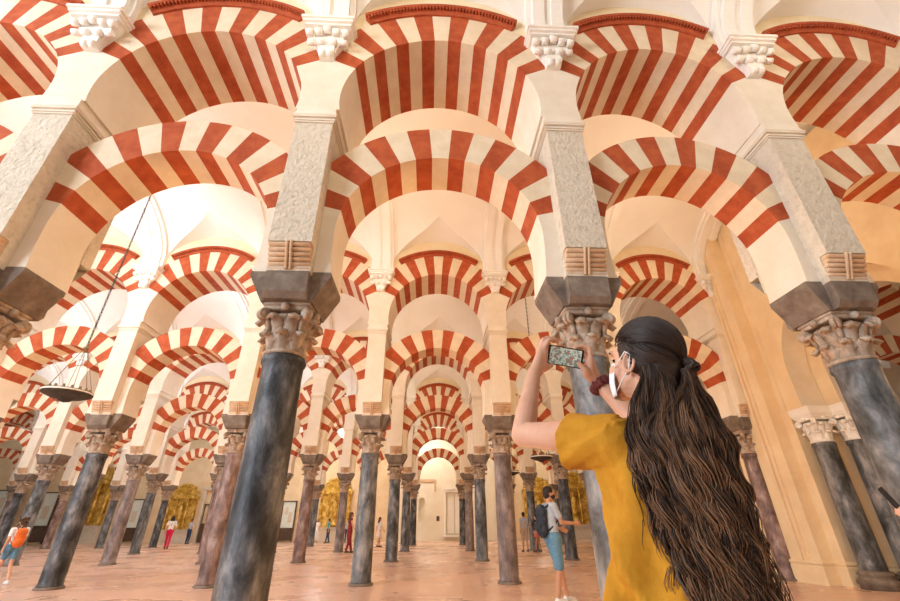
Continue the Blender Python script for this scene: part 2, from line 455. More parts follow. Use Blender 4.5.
def rib_line():
    out = [(0.0, ZV-.0), (0.0, ZV+.12)]
    for k in range(1, 22):
        a = PI/2*k/21; out.append((HWN*(1-math.cos(a)), ZV + .25 + (HB-.25)*math.sin(a)))
    return out
def vault_bay(b, w, mi=0):
    """groined nave bay: lunettes over both arches meeting the long barrel; local origin at front face of the arcade, going to -y"""
    nx = 40; hw = w/2; rl = hw - .22; zl0 = 8.14; hl = 1.22
    def lz(x, d):
        q = abs(x)/rl
        if q >= 1: return None
        p = min(d/1.2, 1); rd = (1 - q**2.3)**.5; pt_ = (1 - q**1.35)**.9
        return zl0 + hl*((1-p)*rd + p*pt_) + .30*d
    cols = []
    for i in range(nx+1):
        x = -rl*math.cos(PI*i/nx)
        if i in (0, nx): g = 0.0
        else:
            lo, hi = 0.0, HWN
            for _ in range(40):
                m_ = (lo+hi)/2
                if barrel(m_) < lz(x, m_): lo = m_
                else: hi = m_
            g = min(lo, HWN)
        row = []
        for side in (0, 1):
            part = []
            for k in range(7):
                d = g*k/6; part.append((d, lz(x, d) if 0 < i < nx else (ZV if g == 0 else 0)))
            for k in range(1, 13):
                # barrel sampled evenly in angle
                aa = math.acos(max(-1, min(1, 1 - g/HWN))); a = aa + (PI/2-aa)*k/12
                d = HWN*(1-math.cos(a)); part.append((d, barrel(d) if d > 1e-4 else ZV))
            row.append(part)
        cols.append((x, row))
    for side in (0, 1):
        rings = [[(x, (-d if side == 0 else -2*HWN + d), z) for d, z in row[side]] for x, row in cols]
        n = len(rings[0]); vs = [p for r_ in rings for p in r_]; fl = []; fb = []
        for i in range(len(rings)-1):
            for j in range(n-1):
                (fl if j < 6 else fb).append((i*n+j, i*n+j+1, (i+1)*n+j+1, (i+1)*n+j))
        b.add(vs, fl, mi, True); b.add(vs, fb, mi, True)
        for xa, xb in ((-hw, -rl), (rl, hw)):                 # strips behind the pilasters
            pr = [(0, 0, ZV)] + [(0, HWN*(1-math.cos(PI/2*k/16)), ZV+.25+(HB-.25)*math.sin(PI/2*k/16)) for k in range(0, 17)]
            rr = [[(xx, (-d if side == 0 else -2*HWN + d), z) for _, d, z in pr] for xx in (xa, xb)]
            b.loft(rr, mi, False, False, False)

# ------------------------------------------------------------------ build the arcades
SH = {(1,-2):'shaft_brown',(1,-1):'shaft_blue',(1,0):'shaft_dark',(1,1):'shaft_blue',(1,2):'shaft_blue',(1,3):'shaft_brown',
      (2,-4):'shaft_blue',(2,-3):'shaft_brown',(2,-2):'shaft_dark',(2,-1):'shaft_brown',(2,0):'shaft_blue',(2,1):'shaft_pink',(2,2):'shaft_blue',(2,3):'shaft_brown',
      (3,-6):'shaft_brown',(3,-5):'shaft_dark',(3,-4):'shaft_blue',(3,-3):'shaft_pink',(3,-2):'shaft_brown',(3,-1):'shaft_brown',(3,0):'shaft_blue',(3,1):'shaft_blue',(3,2):'shaft_dark',(3,3):'shaft_blue',
      (4,-6):'shaft_dark',(4,-5):'shaft_brown',(4,-4):'shaft_blue',(4,-3):'shaft_brown',(4,-2):'shaft_dark',(4,-1):'shaft_pink',(4,0):'shaft_blue',(4,1):'shaft_pink',(4,2):'shaft_blue',(4,3):'shaft_dark',
      (5,-5):'shaft_dark',(5,-4):'shaft_dark',(5,-1):'shaft_blue',(5,0):'shaft_dark',(5,1):'shaft_dark',(5,2):'shaft_pink'}
COLR = {'shaft_dark': 'dark grey', 'shaft_blue': 'blue-grey', 'shaft_brown': 'brown', 'shaft_pink': 'pinkish'}
ROW = {1: 'nearest arcade', 2: 'second arcade', 3: 'third arcade', 4: 'fourth arcade', 5: 'farthest arcade'}
ORD = ['first', 'second', 'third', 'fourth', 'fifth', 'sixth', 'seventh', 'eighth', 'ninth', 'tenth', 'eleventh']
def cpos(i): return ORD[-i] + ' column left of centre' if i <= 0 else ORD[i-1] + ' column right of centre'
def bpos(i): return 'central bay' if i == 0 else (ORD[-i-1] + ' bay left of centre' if i < 0 else ORD[i-1] + ' bay right of centre')

meshes = {}
for nm in ('shaft_dark', 'shaft_blue', 'shaft_brown', 'shaft_pink'): meshes[nm] = shaft_mesh().mesh('shaft', M[nm])
me_base = base_mesh().mesh('base', M['impost'])
me_caps = [capital_mesh(s_).mesh('capital', M['capital']) for s_ in (1,)]
me_impost = impost_mesh().mesh('impost_block', M['impost'])
me_corbel = corbel_mesh().mesh('roll_corbel', M['roll'])
me_pier = pier_mesh().mesh('pier_shaft', M['stone'])
me_piers = pier_mesh().mesh('pier_shaft', M['plaster'])
me_corn = cornice_mesh().mesh('cornice', M['plaster'])
VV, WW = lower_arch_meshes()
me_lv = VV.mesh('voussoir_ring', [M['red'], M['cream']]); me_lw = [w_.mesh('springer', M['plaster']) for w_ in WW]
VV, WW, UU, DD = upper_arch_meshes()
me_uv = VV.mesh('voussoir_ring', [M['red'], M['cream']]); me_uw = [w_.mesh('springer', M['plaster']) for w_ in WW]
me_uu = UU.mesh('lunette_wall', M['lunette']); me_ud = DD.mesh('dentil_moulding', M['dentil'])
KK, PP = console_meshes()
me_kk = KK.mesh('leaf_bracket', M['stucco']); me_kp = PP.mesh('pilaster', M['vault'])

for k in (1, 2, 3, 4, 5):
    i0, i1 = RANGE[k]
    for i in range(i0, i1+1):
        x = xi(k, i)
        if seen(k, x, 0, ZC, .6):
            sm_ = SH.get((k, i), ['shaft_dark', 'shaft_blue', 'shaft_brown', 'shaft_pink'][(i*7+k*3) % 4])
            t = empty('marble_column', MA(k, x), '%s marble column of the %s, %s' % (COLR[sm_], ROW[k], cpos(i)), 'column', 'marble columns of the hall')
            link('shaft', meshes[sm_], t); link('base', me_base, t); link('capital', me_caps[0], t)
        if seen(k, x, ZI, ZC, .6):
            t = empty('pier', MA(k, x), 'pier on the capital in the %s, %s' % (ROW[k], cpos(i)), 'pier', 'piers above the columns')
            link('impost_block', me_impost, t); link('roll_corbel', me_corbel, t)
            link('pier_shaft', me_pier if k == 1 else me_piers, t); link('cornice', me_corn, t)
        if seen(k, x, ZK, 9.4, .6):
            t = empty('wall_bracket', MA(k, x), 'stucco leaf bracket in the %s above %s' % (ROW[k], cpos(i)), 'bracket', 'stucco brackets under the vault ribs')
            link('leaf_bracket', me_kk, t); link('pilaster', me_kp, t)
        if i == i1: continue
        xa, xb = x, xi(k, i+1); xc = (xa+xb)/2; sx = (xb-xa)/S
        if seen(k, xc, ZI, 6.4, 1.7):
            t = empty('lower_arch', MA(k, xc, 0, 0, sx), 'lower striped horseshoe arch of the %s, %s' % (ROW[k], bpos(i)), 'arch', 'lower striped arches')
            link('voussoir_ring', me_lv, t); [link('springer', q_, t) for q_ in me_lw]
        if seen(k, xc, 6.4, 9.2, 1.7):
            t = empty('upper_arch', MA(k, xc, 0, 0, sx), 'upper striped round arch of the %s, %s' % (ROW[k], bpos(i)), 'arch', 'upper striped arches')
            link('voussoir_ring', me_uv, t); [link('springer', q_, t) for q_ in me_uw]; link('dentil_moulding', me_ud, t)
            w_ = link('lunette_wall', me_uu, t)

# vaults over the naves (ceiling of the hall), one object per nave
for k in (1, 2, 3, 4, 5, 6):
    b = MB(); kk = min(k, 5)
    for i in range(-13, 9):
        xa, xb = xi(kk, i), xi(kk, i+1); c = MB(); vault_bay(c, xb-xa)
        dy = YF if k < 6 else 7.3 + YF + .3
        c.v = [(p[0] + (xa+xb)/2, p[1] + dy + .02, p[2]) for p in c.v]
        o_ = len(b.v); b.v += c.v; b.f += [[o_+q for q in f] for f in c.f]; b.m += c.m; b.sm += c.sm
    o = b.build('ceiling', M['vault']); o.matrix_world = MA(kk); structure(o)

# floor
b = MB(); b.box(-60, 45, -14, 62, -.2, 0); structure(b.build('floor', M['floor']))

# ------------------------------------------------------------------ far wall with niche, recess and doorway
YW = 30.6
def mw(x=0, y=0, z=0): return MA(2, x, y, z)
W = MB()
niche = (-1.25, -.68, 1.45, 3.45)
x0, x1, zt = -3.0, 6.0, 10.2
# central light wall, with an arched niche pocket left open
W.box(x0, niche[0], YW, YW+.5, 0, zt); W.box(niche[1], 1.15, YW, YW+.5, 0, zt); W.box(2.75, x1, YW, YW+.5, 0, zt)
W.box(niche[0], niche[1], YW, YW+.5, 0, niche[2]); W.box(niche[0], niche[1], YW, YW+.5, niche[3], zt); W.box(niche[0], niche[1], YW+.42, YW+.5, niche[2], niche[3])
W.box(1.15, 2.75, YW, YW+.5, 0, .45); W.box(1.15, 2.75, YW, YW+.5, 3.9, zt); W.box(1.15, 2.75, YW+.3, YW+.5, .45, 3.9)
for s_ in range(8):
    a = PI*s_/8; c = PI*(s_+1)/8; cx = (niche[0]+niche[1])/2; r = (niche[1]-niche[0])/2; zc = niche[3]-r
    W.prism([(cx + r*math.cos(a), zc + r*math.sin(a)), (cx + r*math.cos(a), niche[3]), (cx+r*math.cos(c), niche[3]), (cx + r*math.cos(c), zc + r*math.sin(c))], YW, YW+.42)
M['farwall'] = mat('pale_far_wall_plaster', two((.80,.72,.56),(.88,.82,.68)), .8, .85, .1, 6)
o = W.build('wall_back', M['farwall']); o.matrix_world = mw(); structure(o)
b = MB()
b.box(-2.2, .30, YW-.12, YW, 4.75, 4.98); b.box(.12, .30, YW-.12, YW, 3.95, 4.75)
o = b.build('trim_1', M['roll']); o.matrix_world = mw(); structure(o)
b = MB(); b.box(.35, .62, YW-.02, YW, 1.55, 1.95)
o = b.build('information_plaque', M['wood']); o.matrix_world = mw(); tag(o, 'small dark plaque on the pale far wall', 'plaque')
b = MB()
b.box(1.05, 1.2, YW-.08, YW, .45, 3.95); b.box(2.7, 2.85, YW-.08, YW, .45, 3.95); b.box(1.0, 2.9, YW-.12, YW, 3.9, 4.1); b.box(.95, 2.95, YW-.2, YW, 4.1, 4.25); b.box(.9, 3.0, YW-.35, YW, .3, .45)
b.box(1.3, 1.95, YW+.2, YW+.3, .6, 3.8); b.box(2.02, 2.65, YW+.2, YW+.3, .6, 3.8)
o = b.build('door_1', M['vault']); o.matrix_world = mw(); structure(o)

# ochre side walls of the chapels left and right of it
b = MB()
b.box(-60, x0, YW+1.2, YW+1.8, 0, 10.2); b.box(x0-.02, x0+.3, YW, YW+1.5, 0, 10.2); b.box(x1, 40, YW+1.2, YW+1.8, 0, 10.2); b.box(x1-.3, x1+.02, YW, YW+1.5, 0, 10.2)
o = b.build('wall_chapels', M['ochre']); o.matrix_world = mw(); structure(o)
def chapel(x, label, sc=1.0):
    t = empty('altarpiece', mw(x, YW+1.18) @ Matrix.Scale(sc, 4), label, 'altarpiece')
    a = MB(); a.box(-1.3, 1.3, -.35, 0, 0, .9); a.box(-1.4, 1.4, -.45, 0, .9, 1.02); a.build('altar_table', M['stone'], t)
    a = MB()
    for q in (-1.15, -.5, .5, 1.15):
        a.lathe([(.10,1.0),(.12,1.1),(.08,1.2),(.09,2.2),(.08,3.3),(.13,3.45),(.13,3.5)], 12, (q, -.25, .02))
    a.box(-1.35, 1.35, -.4, -.02, 3.5, 3.75); a.box(-1.25, 1.25, -.12, -.01, 1.02, 3.5)
    for q in range(9):
        an = PI*q/8; a.ball((1.1*math.cos(an), -.15, 3.75 + .9*math.sin(an)), (.18,.12,.18), 8)
    a.prism([(-1.1,3.75),(1.1,3.75),(.8,4.4),(0,4.8),(-.8,4.4)], -.2, -.05)
    a.build('gilded_frame', M['gold'], t)
    a = MB(); a.ball((0,-.25,2.35), (.22,.15,.7), 12); a.ball((0,-.27,3.15), (.13,.12,.16), 12); a.lathe([(.3,0),(.3,.12),(.2,.2),(.22,.4)], 12, (0,-.25,1.1)); a.build('statue', M['gold'], t)
def board(x, y, w, h, z, label, name='display_case'):
    t = empty(name, mw(x, y), label, 'display case', 'lit display cases along the back wall')
    a = MB(); a.box(-w/2-.06, w/2+.06, -.12, .1, z-.08, z); a.box(-w/2-.06, w/2+.06, -.12, .1, z+h, z+h+.08); a.box(-w/2-.08, -w/2, -.12, .1, 0, z+h+.08); a.box(w/2, w/2+.08, -.12, .1, 0, z+h+.08)
    a.box(-w/2, w/2, -.08, .08, .15, z-.08)
    a.build('frame', M['wood'], t)
    a = MB(); a.box(-w/2, w/2, -.04, .02, z, z+h); a.build('panel', M['paper'], t)
    a = MB(); a.box(-w*.3, -w*.05, -.05, -.03, z+h*.5, z+h*.8); a.box(w*.02, w*.3, -.05, -.03, z+h*.2, z+h*.6); a.build('exhibit', M['stone'], t)
chapel(-30.9, 'tall gilded altarpiece against the back wall at far left, right of the darkest column', 1.35)
chapel(-22.6, 'gilded altarpiece on the back wall between brown column and chapel screen', 1.0)
chapel(-8.9, 'gilded altarpiece with statue behind the group of distant visitors', 1.1)
chapel(9.9, 'gilded altarpiece on the back wall right of the door', 1.1)
chapel(13.2, 'gilded altarpiece on the back wall behind the man with the backpack', 1.2)
board(-13.0, YW+1.0, 1.1, 2.1, 1.1, 'tall lit display case on the ochre wall right of the near dark column')
board(-26.8, YW+1.0, 1.6, 2.2, 1.2, 'lit display case just right of the brown column at left')
board(-34.6, YW+1.0, 1.9, 2.6, 1.4, 'lit display case behind the child with the orange backpack')
board(-38.0, YW+1.0, 2.2, 2.8, 1.4, 'leftmost lit display case beside the picture edge')
# closed chapel doorway behind the man in blue jeans
t = empty('chapel_screen', mw(-18.9, YW+1.18), 'dark wooden screen with pale lintel behind the man in blue jeans', 'screen')
a = MB(); a.box(-1.7, 1.7, -.15, 0, 0, 1.5); [a.box(-1.7+.34*q, -1.64+.34*q, -.1, -.04, 1.5, 3.0) for q in range(11)]; a.box(-1.75, 1.75, -.12, -.02, 2.95, 3.05); a.build('grille', M['wood'], t)
a = MB(); a.box(-1.95, -1.75, -.3, 0, 0, 4.2); a.box(1.75, 1.95, -.3, 0, 0, 4.2); a.box(-2.1, 2.1, -.35, 0, 4.2, 4.5); a.build('door_frame', M['stone'], t)

# wall at the left end of the naves, tall openings left clear for daylight
b = MB()
for k in range(7):
    y0 = -13 + 8*k; b.box(-50.4, -50, y0, y0+3.2, 0, 10.2); b.box(-50.4, -50, y0+3.2, y0+8, 6.5, 10.2)
structure(b.build('wall_left', M['farwall']))
b = MB(); b.box(30, 30.4, -3, 46, 0, 10.2); structure(b.build('wall_right', M['ochre']))

# ------------------------------------------------------------------ transverse wall on the right with its twin columns
T = MB(); XA = 8.86
def arch_wall(bm, xa, xb, ya, yb, yc, zc, r, zs, zt, n=40):
    """wall in the x = xa..xb slab from ya to yb with an arched opening centred on yc"""
    pts = []
    t0 = math.asin(max(-1, min(1, (zs - zc)/ (r*1.9)))) if zs < zc else 0
    for k in range(n+1):
        a = PI*k/n; pts.append((yc + r*math.cos(a), zc + r*math.sin(a)))
    lo = [(yc + r*.985, zs)] + pts + [(yc - r*.985, zs)]
    hi = [(yb, zs)] + [(yc + (yb-yc)*1.0 if k == 0 else p[0], zt) for k, p in enumerate(pts)] + [(ya, zs)]
    hi = [(yb, zs), (yb, zt)] + [(p[0], zt) for p in pts[1:-1]] + [(ya, zt), (ya, zs)]
    for k in range(len(lo)-1):
        q = [lo[k], lo[k+1], hi[k+1], hi[k]]
        bm.add([(xa, y, z) for y, z in q] + [(xb, y, z) for y, z in q], [(0,1,2,3), (7,6,5,4), (3,2,6,7)])
        bm.add([(xa, y, z) for y, z in q] + [(xb, y, z) for y, z in q], [(0,4,5,1)], 1)
arch_wall(T, XA, XA+.62, -6.4, -.50, -3.62, 4.62, 1.82, 3.70, 9.6)
arch_wall(T, XA+.64, XA+1.3, -6.4, -.50, -3.62, 4.62, 1.42, 3.70, 9.6)
T.box(XA-.35, XA+.30, -1.15, .50, 0, 10.3)
T.box(XA-.05, XA+.62, -1.42, -.3, 0, 3.72); T.box(XA+.5, XA+1.3, -1.80, -.3, 0, 3.72)
T.box(XA+.0, XA+.62, -6.4, -5.7, 0, 3.72); T.box(XA+.6, XA+1.3, -6.4, -5.4, 0, 3.72)
for (xx, yy, w_) in ((XA-.40, -.62, .05), (XA-.40, -.80, .035), (XA-.02, -1.30, .03)):
    T.box(xx, xx+.1, yy-w_, yy+w_, .45, 10.2)
o = T.build('wall_transverse', [M['ochre'], M['plaster']]); o.matrix_world = mw(); structure(o)
B = MB()
for (a0, a1, b0, b1) in ((XA-.35, XA+.30, -1.15, .50), (XA-.05, XA+.62, -1.42, -.3), (XA+.5, XA+1.3, -1.80, -.3)):
    rr = []
    for e, z in ((.05,0),(.05,.34),(.035,.37),(.06,.40),(.06,.43),(.02,.46)):
        rr.append([(a0-e, b0-e, z), (a1+e, b0-e, z), (a1+e, b1+e, z), (a0-e, b1+e, z)])
    B.loft(rr, 0, False)
o = B.build('baseboard_transverse', M['ochre']); o.matrix_world = mw(); structure(o)
me_imp2 = MB(); me_imp2.loft([[(-.27,-.27,ZA),(.27,-.27,ZA),(.27,.27,ZA),(-.27,.27,ZA)], [(-.30,-.30,ZA+.06),(.30,-.30,ZA+.06),(.30,.30,ZA+.06),(-.30,.30,ZA+.06)], [(-.32,-.32,3.70),(.32,-.32,3.70),(.32,.32,3.70),(-.32,.32,3.70)]], 0, False)
me_imp2 = me_imp2.mesh('impost_block', M['stucco'])
me_cap2 = capital_mesh(3).mesh('capital', M['stucco'])
bb = MB(); bb.lathe([(.33,0),(.33,.08),(.36,.1),(.36,.16),(.30,.19),(.28,.23),(.31,.25),(.31,.30),(.25,.33)], 36)
me_b2 = bb.mesh('base', M['impost'])
for (xx, yy, lab) in ((XA+.20, -1.78, 'left one of the twin engaged columns against the ochre cross wall'), (XA+.74, -2.14, 'right one of the twin engaged columns against the ochre cross wall')):
    t = empty('engaged_column', mw(xx, yy), 'blue-grey marble column, ' + lab, 'column', 'twin engaged columns')
    link('shaft', meshes['shaft_blue'], t); link('capital', me_cap2, t); link('impost_block', me_imp2, t); link('base', me_b2, t)

# ------------------------------------------------------------------ hanging lamps
def lamp(x, y, z, r, ztop, label, k=2):
    t = empty('hanging_lamp', MA(k, x, y, z), label, 'lamp', 'hanging dish lamps')
    a = MB(); a.lathe([(.001,-.20*r*2),(r*.22,-.17*r*2),(r*.30,-.13*r*2),(r*.62,-.09*r*2),(r*.95,-.02),(r,.0),(r,.05),(r*.97,.055),(r*.95,.03),(r*.6,.0),(.001,-.02)], 48); a.build('dish', M['iron'], t)
    a = MB(); a.lathe([(r*1.0,.012),(r*1.015,.02),(r*1.015,.035),(r*1.0,.042)], 48, caps=False); a.build('rim_band', M['stucco'], t)
    a = MB()
    for q in range(6):
        an = 2*PI*q/6 + .3; a.tube([(r*.96*math.cos(an), r*.96*math.sin(an), .03), (.03*math.cos(an), .03*math.sin(an), 1.15*r*2)], .006, 5)
    for q in range(16):
        an = 2*PI*q/16; a.lathe([(.001,.0),(.025,.01),(.03,.06),(.02,.1)], 8, (r*.8*math.cos(an), r*.8*math.sin(an), .02))
    a.lathe([(.001,2.2*r),(.05,2.25*r),(.06,2.32*r),(.02,2.42*r),(.001,2.45*r)], 12)
    a.build('suspension_rods', M['brass'], t)
    a = MB(); h = ztop - z; n = int((h-2.4*r)/.09)
    for q in range(n):
        zc = 2.42*r + .09*(q+.5); e = (q % 2)
        a.tube([(.022*(1-e), .022*e, zc-.045), (.0, .0, zc-.055), (-.022*(1-e), -.022*e, zc-.03), (-.022*(1-e), -.022*e, zc+.03), (0,0,zc+.055), (.022*(1-e), .022*e, zc+.03), (.022*(1-e), .022*e, zc-.045)], .006, 4)
    a.tube([(0,0,2.42*r),(0,0,h)], .007, 5)
    a.build('chain', M['iron'], t)
lamp(-7.62, -3.05, 3.62, .43, 9.75, 'large dish lamp hanging on a long chain at the left')
lamp(3.60, 3.5, 3.26, .38, 9.75, 'small dish lamp hanging below the photographing woman\'s elbow')
lamp(3.86, 10.6, 3.5, .35, 9.75, 'tiny dish lamp between distant columns right of the centre', 2)

# ------------------------------------------------------------------ people
M['skin']   = mat('skin', two((.62,.33,.21),(.70,.40,.27)), 9, .5, .06, 60, sss=.15)
M['skin2']  = mat('tanned_skin', two((.50,.26,.16),(.58,.32,.20)), 9, .5, .04, 60, sss=.1)
M['hairb']  = mat('brown_hair', two((.06,.035,.02),(.14,.08,.045)), 30, .5, .5, 60)
M['hairk']  = mat('black_hair', two((.01,.008,.007),(.03,.022,.018)), 30, .45, .5, 60)
M['denim']  = mat('blue_denim', two((.09,.22,.34),(.16,.32,.45)), 30, .85, .2, 90)
M['jeans']  = mat('dark_blue_jeans', two((.03,.06,.13),(.05,.09,.18)), 30, .85, .2, 90)
M['white']  = mat('white_cotton', two((.80,.80,.80),(.88,.88,.87)), 12, .85, .15, 40)
M['pale']   = mat('pale_blue_grey_cotton', two((.36,.42,.48),(.46,.52,.58)), 12, .85, .15, 40)
M['navy']   = mat('navy_nylon', two((.015,.022,.035),(.03,.04,.06)), 20, .6, .2, 40)
M['orange'] = mat('orange_nylon', two((.72,.13,.02),(.80,.19,.03)), 20, .6, .2, 40)
M['crimson']= mat('crimson_cotton', two((.60,.01,.06),(.68,.03,.09)), 20, .8, .1, 40)
M['maroon'] = mat('maroon_cloth', two((.22,.02,.025),(.30,.035,.04)), 20, .8, .1, 40)
M['teal']   = mat('teal_cotton', two((.02,.35,.45),(.04,.42,.52)), 20, .8, .1, 40)
M['khaki']  = mat('khaki_cotton', two((.42,.30,.20),(.50,.37,.26)), 20, .8, .1, 40)
M['coral']  = mat('coral_cloth', two((.62,.16,.12),(.70,.22,.17)), 20, .8, .1, 40)
M['blush']  = mat('blush_dress_cloth', two((.78,.62,.55),(.84,.70,.63)), 20, .8, .1, 40)
M['leather']= mat('dark_shoe_leather', two((.05,.035,.03),(.09,.06,.05)), 20, .6)
M['sole']   = mat('white_shoe', two((.7,.7,.7),(.8,.8,.8)), 20, .6)

def V3(*a): return Vector(a)
def capsule(b, p0, r0, p1, r1, n=14, mi=0):
    p0, p1 = Vector(p0), Vector(p1); t = p1 - p0; L_ = t.length
    if L_ < 1e-5: b.ball(p0, r0, n, mi); return
    t.normalize(); a = t.orthogonal().normalized(); c = t.cross(a)
    rings = []
    for k in range(5):
        q = PI/2*(1 - k/4.0); rr = r0*math.cos(q) if k else r0*.05; cc = p0 - t*r0*math.sin(q)
        rings.append([cc + a*rr*math.cos(2*PI*i/n) + c*rr*math.sin(2*PI*i/n) for i in range(n)])
    for k in range(5):
        q = PI/2*k/4.0; rr = r1*math.cos(q) if k < 4 else r1*.05; cc = p1 + t*r1*math.sin(q)
        rings.append([cc + a*rr*math.cos(2*PI*i/n) + c*rr*math.sin(2*PI*i/n) for i in range(n)])
    b.loft(rings, mi)
def chain(b, pts, n=14):
    for (p, r), (q, s_) in zip(pts[:-1], pts[1:]): capsule(b, p, r, q, s_, n)
def fused(b, name, m, parent, vox=.01, sm_=3, fac=.5):
    """one continuous surface grown over the overlapping limb shapes"""
    o = b.build(name, m, parent)
    md = o.modifiers.new('fuse', 'REMESH'); md.mode = 'VOXEL'; md.voxel_size = vox; md.use_smooth_shade = True
    if sm_:
        s_ = o.modifiers.new('soft', 'SMOOTH'); s_.factor = fac; s_.iterations = sm_
    return o
def mid(a, b, t=.5): return Vector(a).lerp(Vector(b), t)
def simple_hand(b, wr, d, side, k):
    """small relaxed hand: palm, four unequal fingers, thumb off the side"""
    d = d.normalized(); fw = Vector((0,1,0)); s_ = Vector((side,0,0))
    ac = d.cross(s_); ac = ac.normalized() if ac.length > .1 else fw
    if ac.y < 0: ac = -ac
    pc = wr + d*.045*k
    capsule(b, wr, .024*k, wr + d*.07*k + ac*.012*k, .026*k); capsule(b, wr + d*.02*k, .022*k, wr + d*.07*k - ac*.018*k, .022*k)
    inn = (-s_ + d*.3).normalized()
    for q, ln in enumerate((.062, .072, .068, .054)):
        o_ = ac*(.032 - .021*q)*k; p = wr + d*.085*k + o_; m_ = p + d*ln*.55*k + inn*.008*k; e = m_ + (d*.7 + inn*.7).normalized()*ln*.5*k
        chain(b, [(p, .0095*k), (m_, .009*k), (e, .0075*k)], 8)
    t0 = wr + d*.03*k + ac*.026*k; t1 = t0 + (d*.6 + ac*.8).normalized()*.036*k; t2 = t1 + (d + ac*.2 + inn*.4).normalized()*.03*k
    chain(b, [(t0, .014*k), (t1, .011*k), (t2, .009*k)], 8)

def person(label, loc, rz, h, pose=None, skin='skin', top='white', bottom='jeans', blen='long', sleeve='short', hair='hairb', hlen=0, shoes='leather', mask=None, bag=None, dress=None, fat=1.0, look=0, group='visitors in the hall', vox=.011, curly=False, k=2):
    s_ = h/1.75
    J = dict(hipL=(-.095,0,.93), hipR=(.095,0,.93), kneeL=(-.10,.01,.50), kneeR=(.10,.01,.50), ankL=(-.10,-.02,.09), ankR=(.10,-.02,.09),
             shL=(-.185,0,1.43), shR=(.185,0,1.43), elL=(-.235,-.01,1.15), elR=(.235,-.01,1.15), wrL=(-.245,.05,.91), wrR=(.245,.05,.91), neck=(0,0,1.47), head=(0,.02,1.635), waist=(0,0,1.07), chest=(0,0,1.30))
    J.update(pose or {}); J = {a: Vector(c)*s_ for a, c in J.items()}
    t = empty('person', MA(k, loc[0], loc[1], 0) @ Matrix.Rotation(rz, 4, 'Z'), label, 'person', None)
    B = MB(); S_ = s_
    HR = Matrix.Rotation(look, 3, 'Z'); hd = J['head']
    B.ball(hd + HR@V3(0,0,.02)*S_, (.076*S_, .093*S_, .098*S_), 18, rot=HR)
    B.ball(hd + HR@V3(0,.018,-.05)*S_, (.056*S_, .066*S_, .062*S_), 14, rot=HR)
    B.ball(hd + HR@V3(0,.098,-.012)*S_, (.012*S_, .02*S_, .018*S_), 8, rot=HR); B.ball(hd + HR@V3(0,.088,-.05)*S_, (.022*S_, .01*S_, .007*S_), 8, rot=HR)
    for sg in (-1, 1): B.ball(hd + HR@V3(sg*.078,-.005,-.005)*S_, (.012*S_, .02*S_, .03*S_), 8, rot=HR)
    capsule(B, hd + V3(0,-.02,-.06)*S_, .052*S_, J['neck'] - V3(0,0,.05)*S_, .058*S_)
    capsule(B, J['chest'], .10*S_, J['waist'], .09*S_)
    for sd in 'LR':
        sg = -1 if sd == 'L' else 1
        capsule(B, mid(J['neck'], J['sh'+sd], .3), .05*S_, J['sh'+sd], .05*S_)
        chain(B, [(J['sh'+sd], .048*S_*fat), (J['el'+sd], .037*S_), (mid(J['el'+sd], J['wr'+sd], .35), .036*S_), (J['wr'+sd], .024*S_)])
        simple_hand(B, J['wr'+sd], J['wr'+sd]-J['el'+sd], sg, S_)
        capsule(B, J['waist'], .09*S_, J['hip'+sd], .09*S_)
        chain(B, [(J['hip'+sd], .082*S_*fat), (J['knee'+sd], .052*S_), (mid(J['knee'+sd], J['ank'+sd], .3), .053*S_), (J['ank'+sd], .034*S_)])
        capsule(B, J['ank'+sd]-V3(0,.02,.03)*S_, .035*S_, J['ank'+sd]+V3(0,.11,-.055)*S_, .03*S_)
    fused(B, 'body', M[skin], t, vox)
    E_ = MB()
    for sg in (-1, 1): E_.ball(hd + HR@V3(sg*.031,.084,.012)*S_, (.013*S_,.008*S_,.008*S_), 8, rot=HR)
    E_.build('eyes', M['hairk'], t)
    T_ = MB()
    chain(T_, [(J['chest']+V3(-.07,0,.06)*S_, .092*S_*fat), (J['chest']+V3(-.05,0,-.1)*S_, .098*S_*fat), (J['waist']+V3(-.05,0,-.09)*S_, .10*S_*fat)])
    chain(T_, [(J['chest']+V3(.07,0,.06)*S_, .092*S_*fat), (J['chest']+V3(.05,0,-.1)*S_, .098*S_*fat), (J['waist']+V3(.05,0,-.09)*S_, .10*S_*fat)])
    for sd in 'LR':
        capsule(T_, J['neck']-V3(0,0,.035)*S_, .065*S_, J['sh'+sd], .066*S_*fat)
        e = {'short': .62, 'none': .08, 'long': .98}[sleeve]
        capsule(T_, J['sh'+sd], .066*S_*fat, mid(J['sh'+sd], J['el'+sd], min(e, .98)), .056*S_*fat)
        if sleeve == 'long': capsule(T_, J['el'+sd], .048*S_, mid(J['el'+sd], J['wr'+sd], .85), .038*S_)
    fused(T_, 'shirt' if not dress else 'bodice', M[top], t, vox)
    P_ = MB()
    if dress:
        zt, zb = 1.06, dress
        P_.loft([[(r*math.cos(a)*S_, r*.8*math.sin(a)*S_, z*S_) for a in [2*PI*i/24 for i in range(24)]] for r, z in ((.12,zt),(.17,.95),(.20,.8),(.23+.01,(zb+.8)/2),(.27,zb))])
        P_.build('skirt', M[bottom], t)
    else:
        e = {'long': .92, 'knee': .0, 'short': -.45}[blen]
        for sd in 'LR':
            capsule(P_, J['waist']-V3(0,0,.07)*S_, .118*S_, J['hip'+sd], .112*S_)
            end = mid(J['knee'+sd], J['ank'+sd], e) if e > 0 else (J['knee'+sd].lerp(J['hip'+sd], -e) if e < 0 else J['knee'+sd] + V3(0,0,.03)*S_)
            if e > 0: chain(P_, [(J['hip'+sd], .108*S_*fat), (J['knee'+sd], .070*S_), (end, .056*S_)])
            else: capsule(P_, J['hip'+sd], .108*S_*fat, end, .085*S_)
        fused(P_, 'trousers' if e > 0 else 'shorts', M[bottom], t, vox)
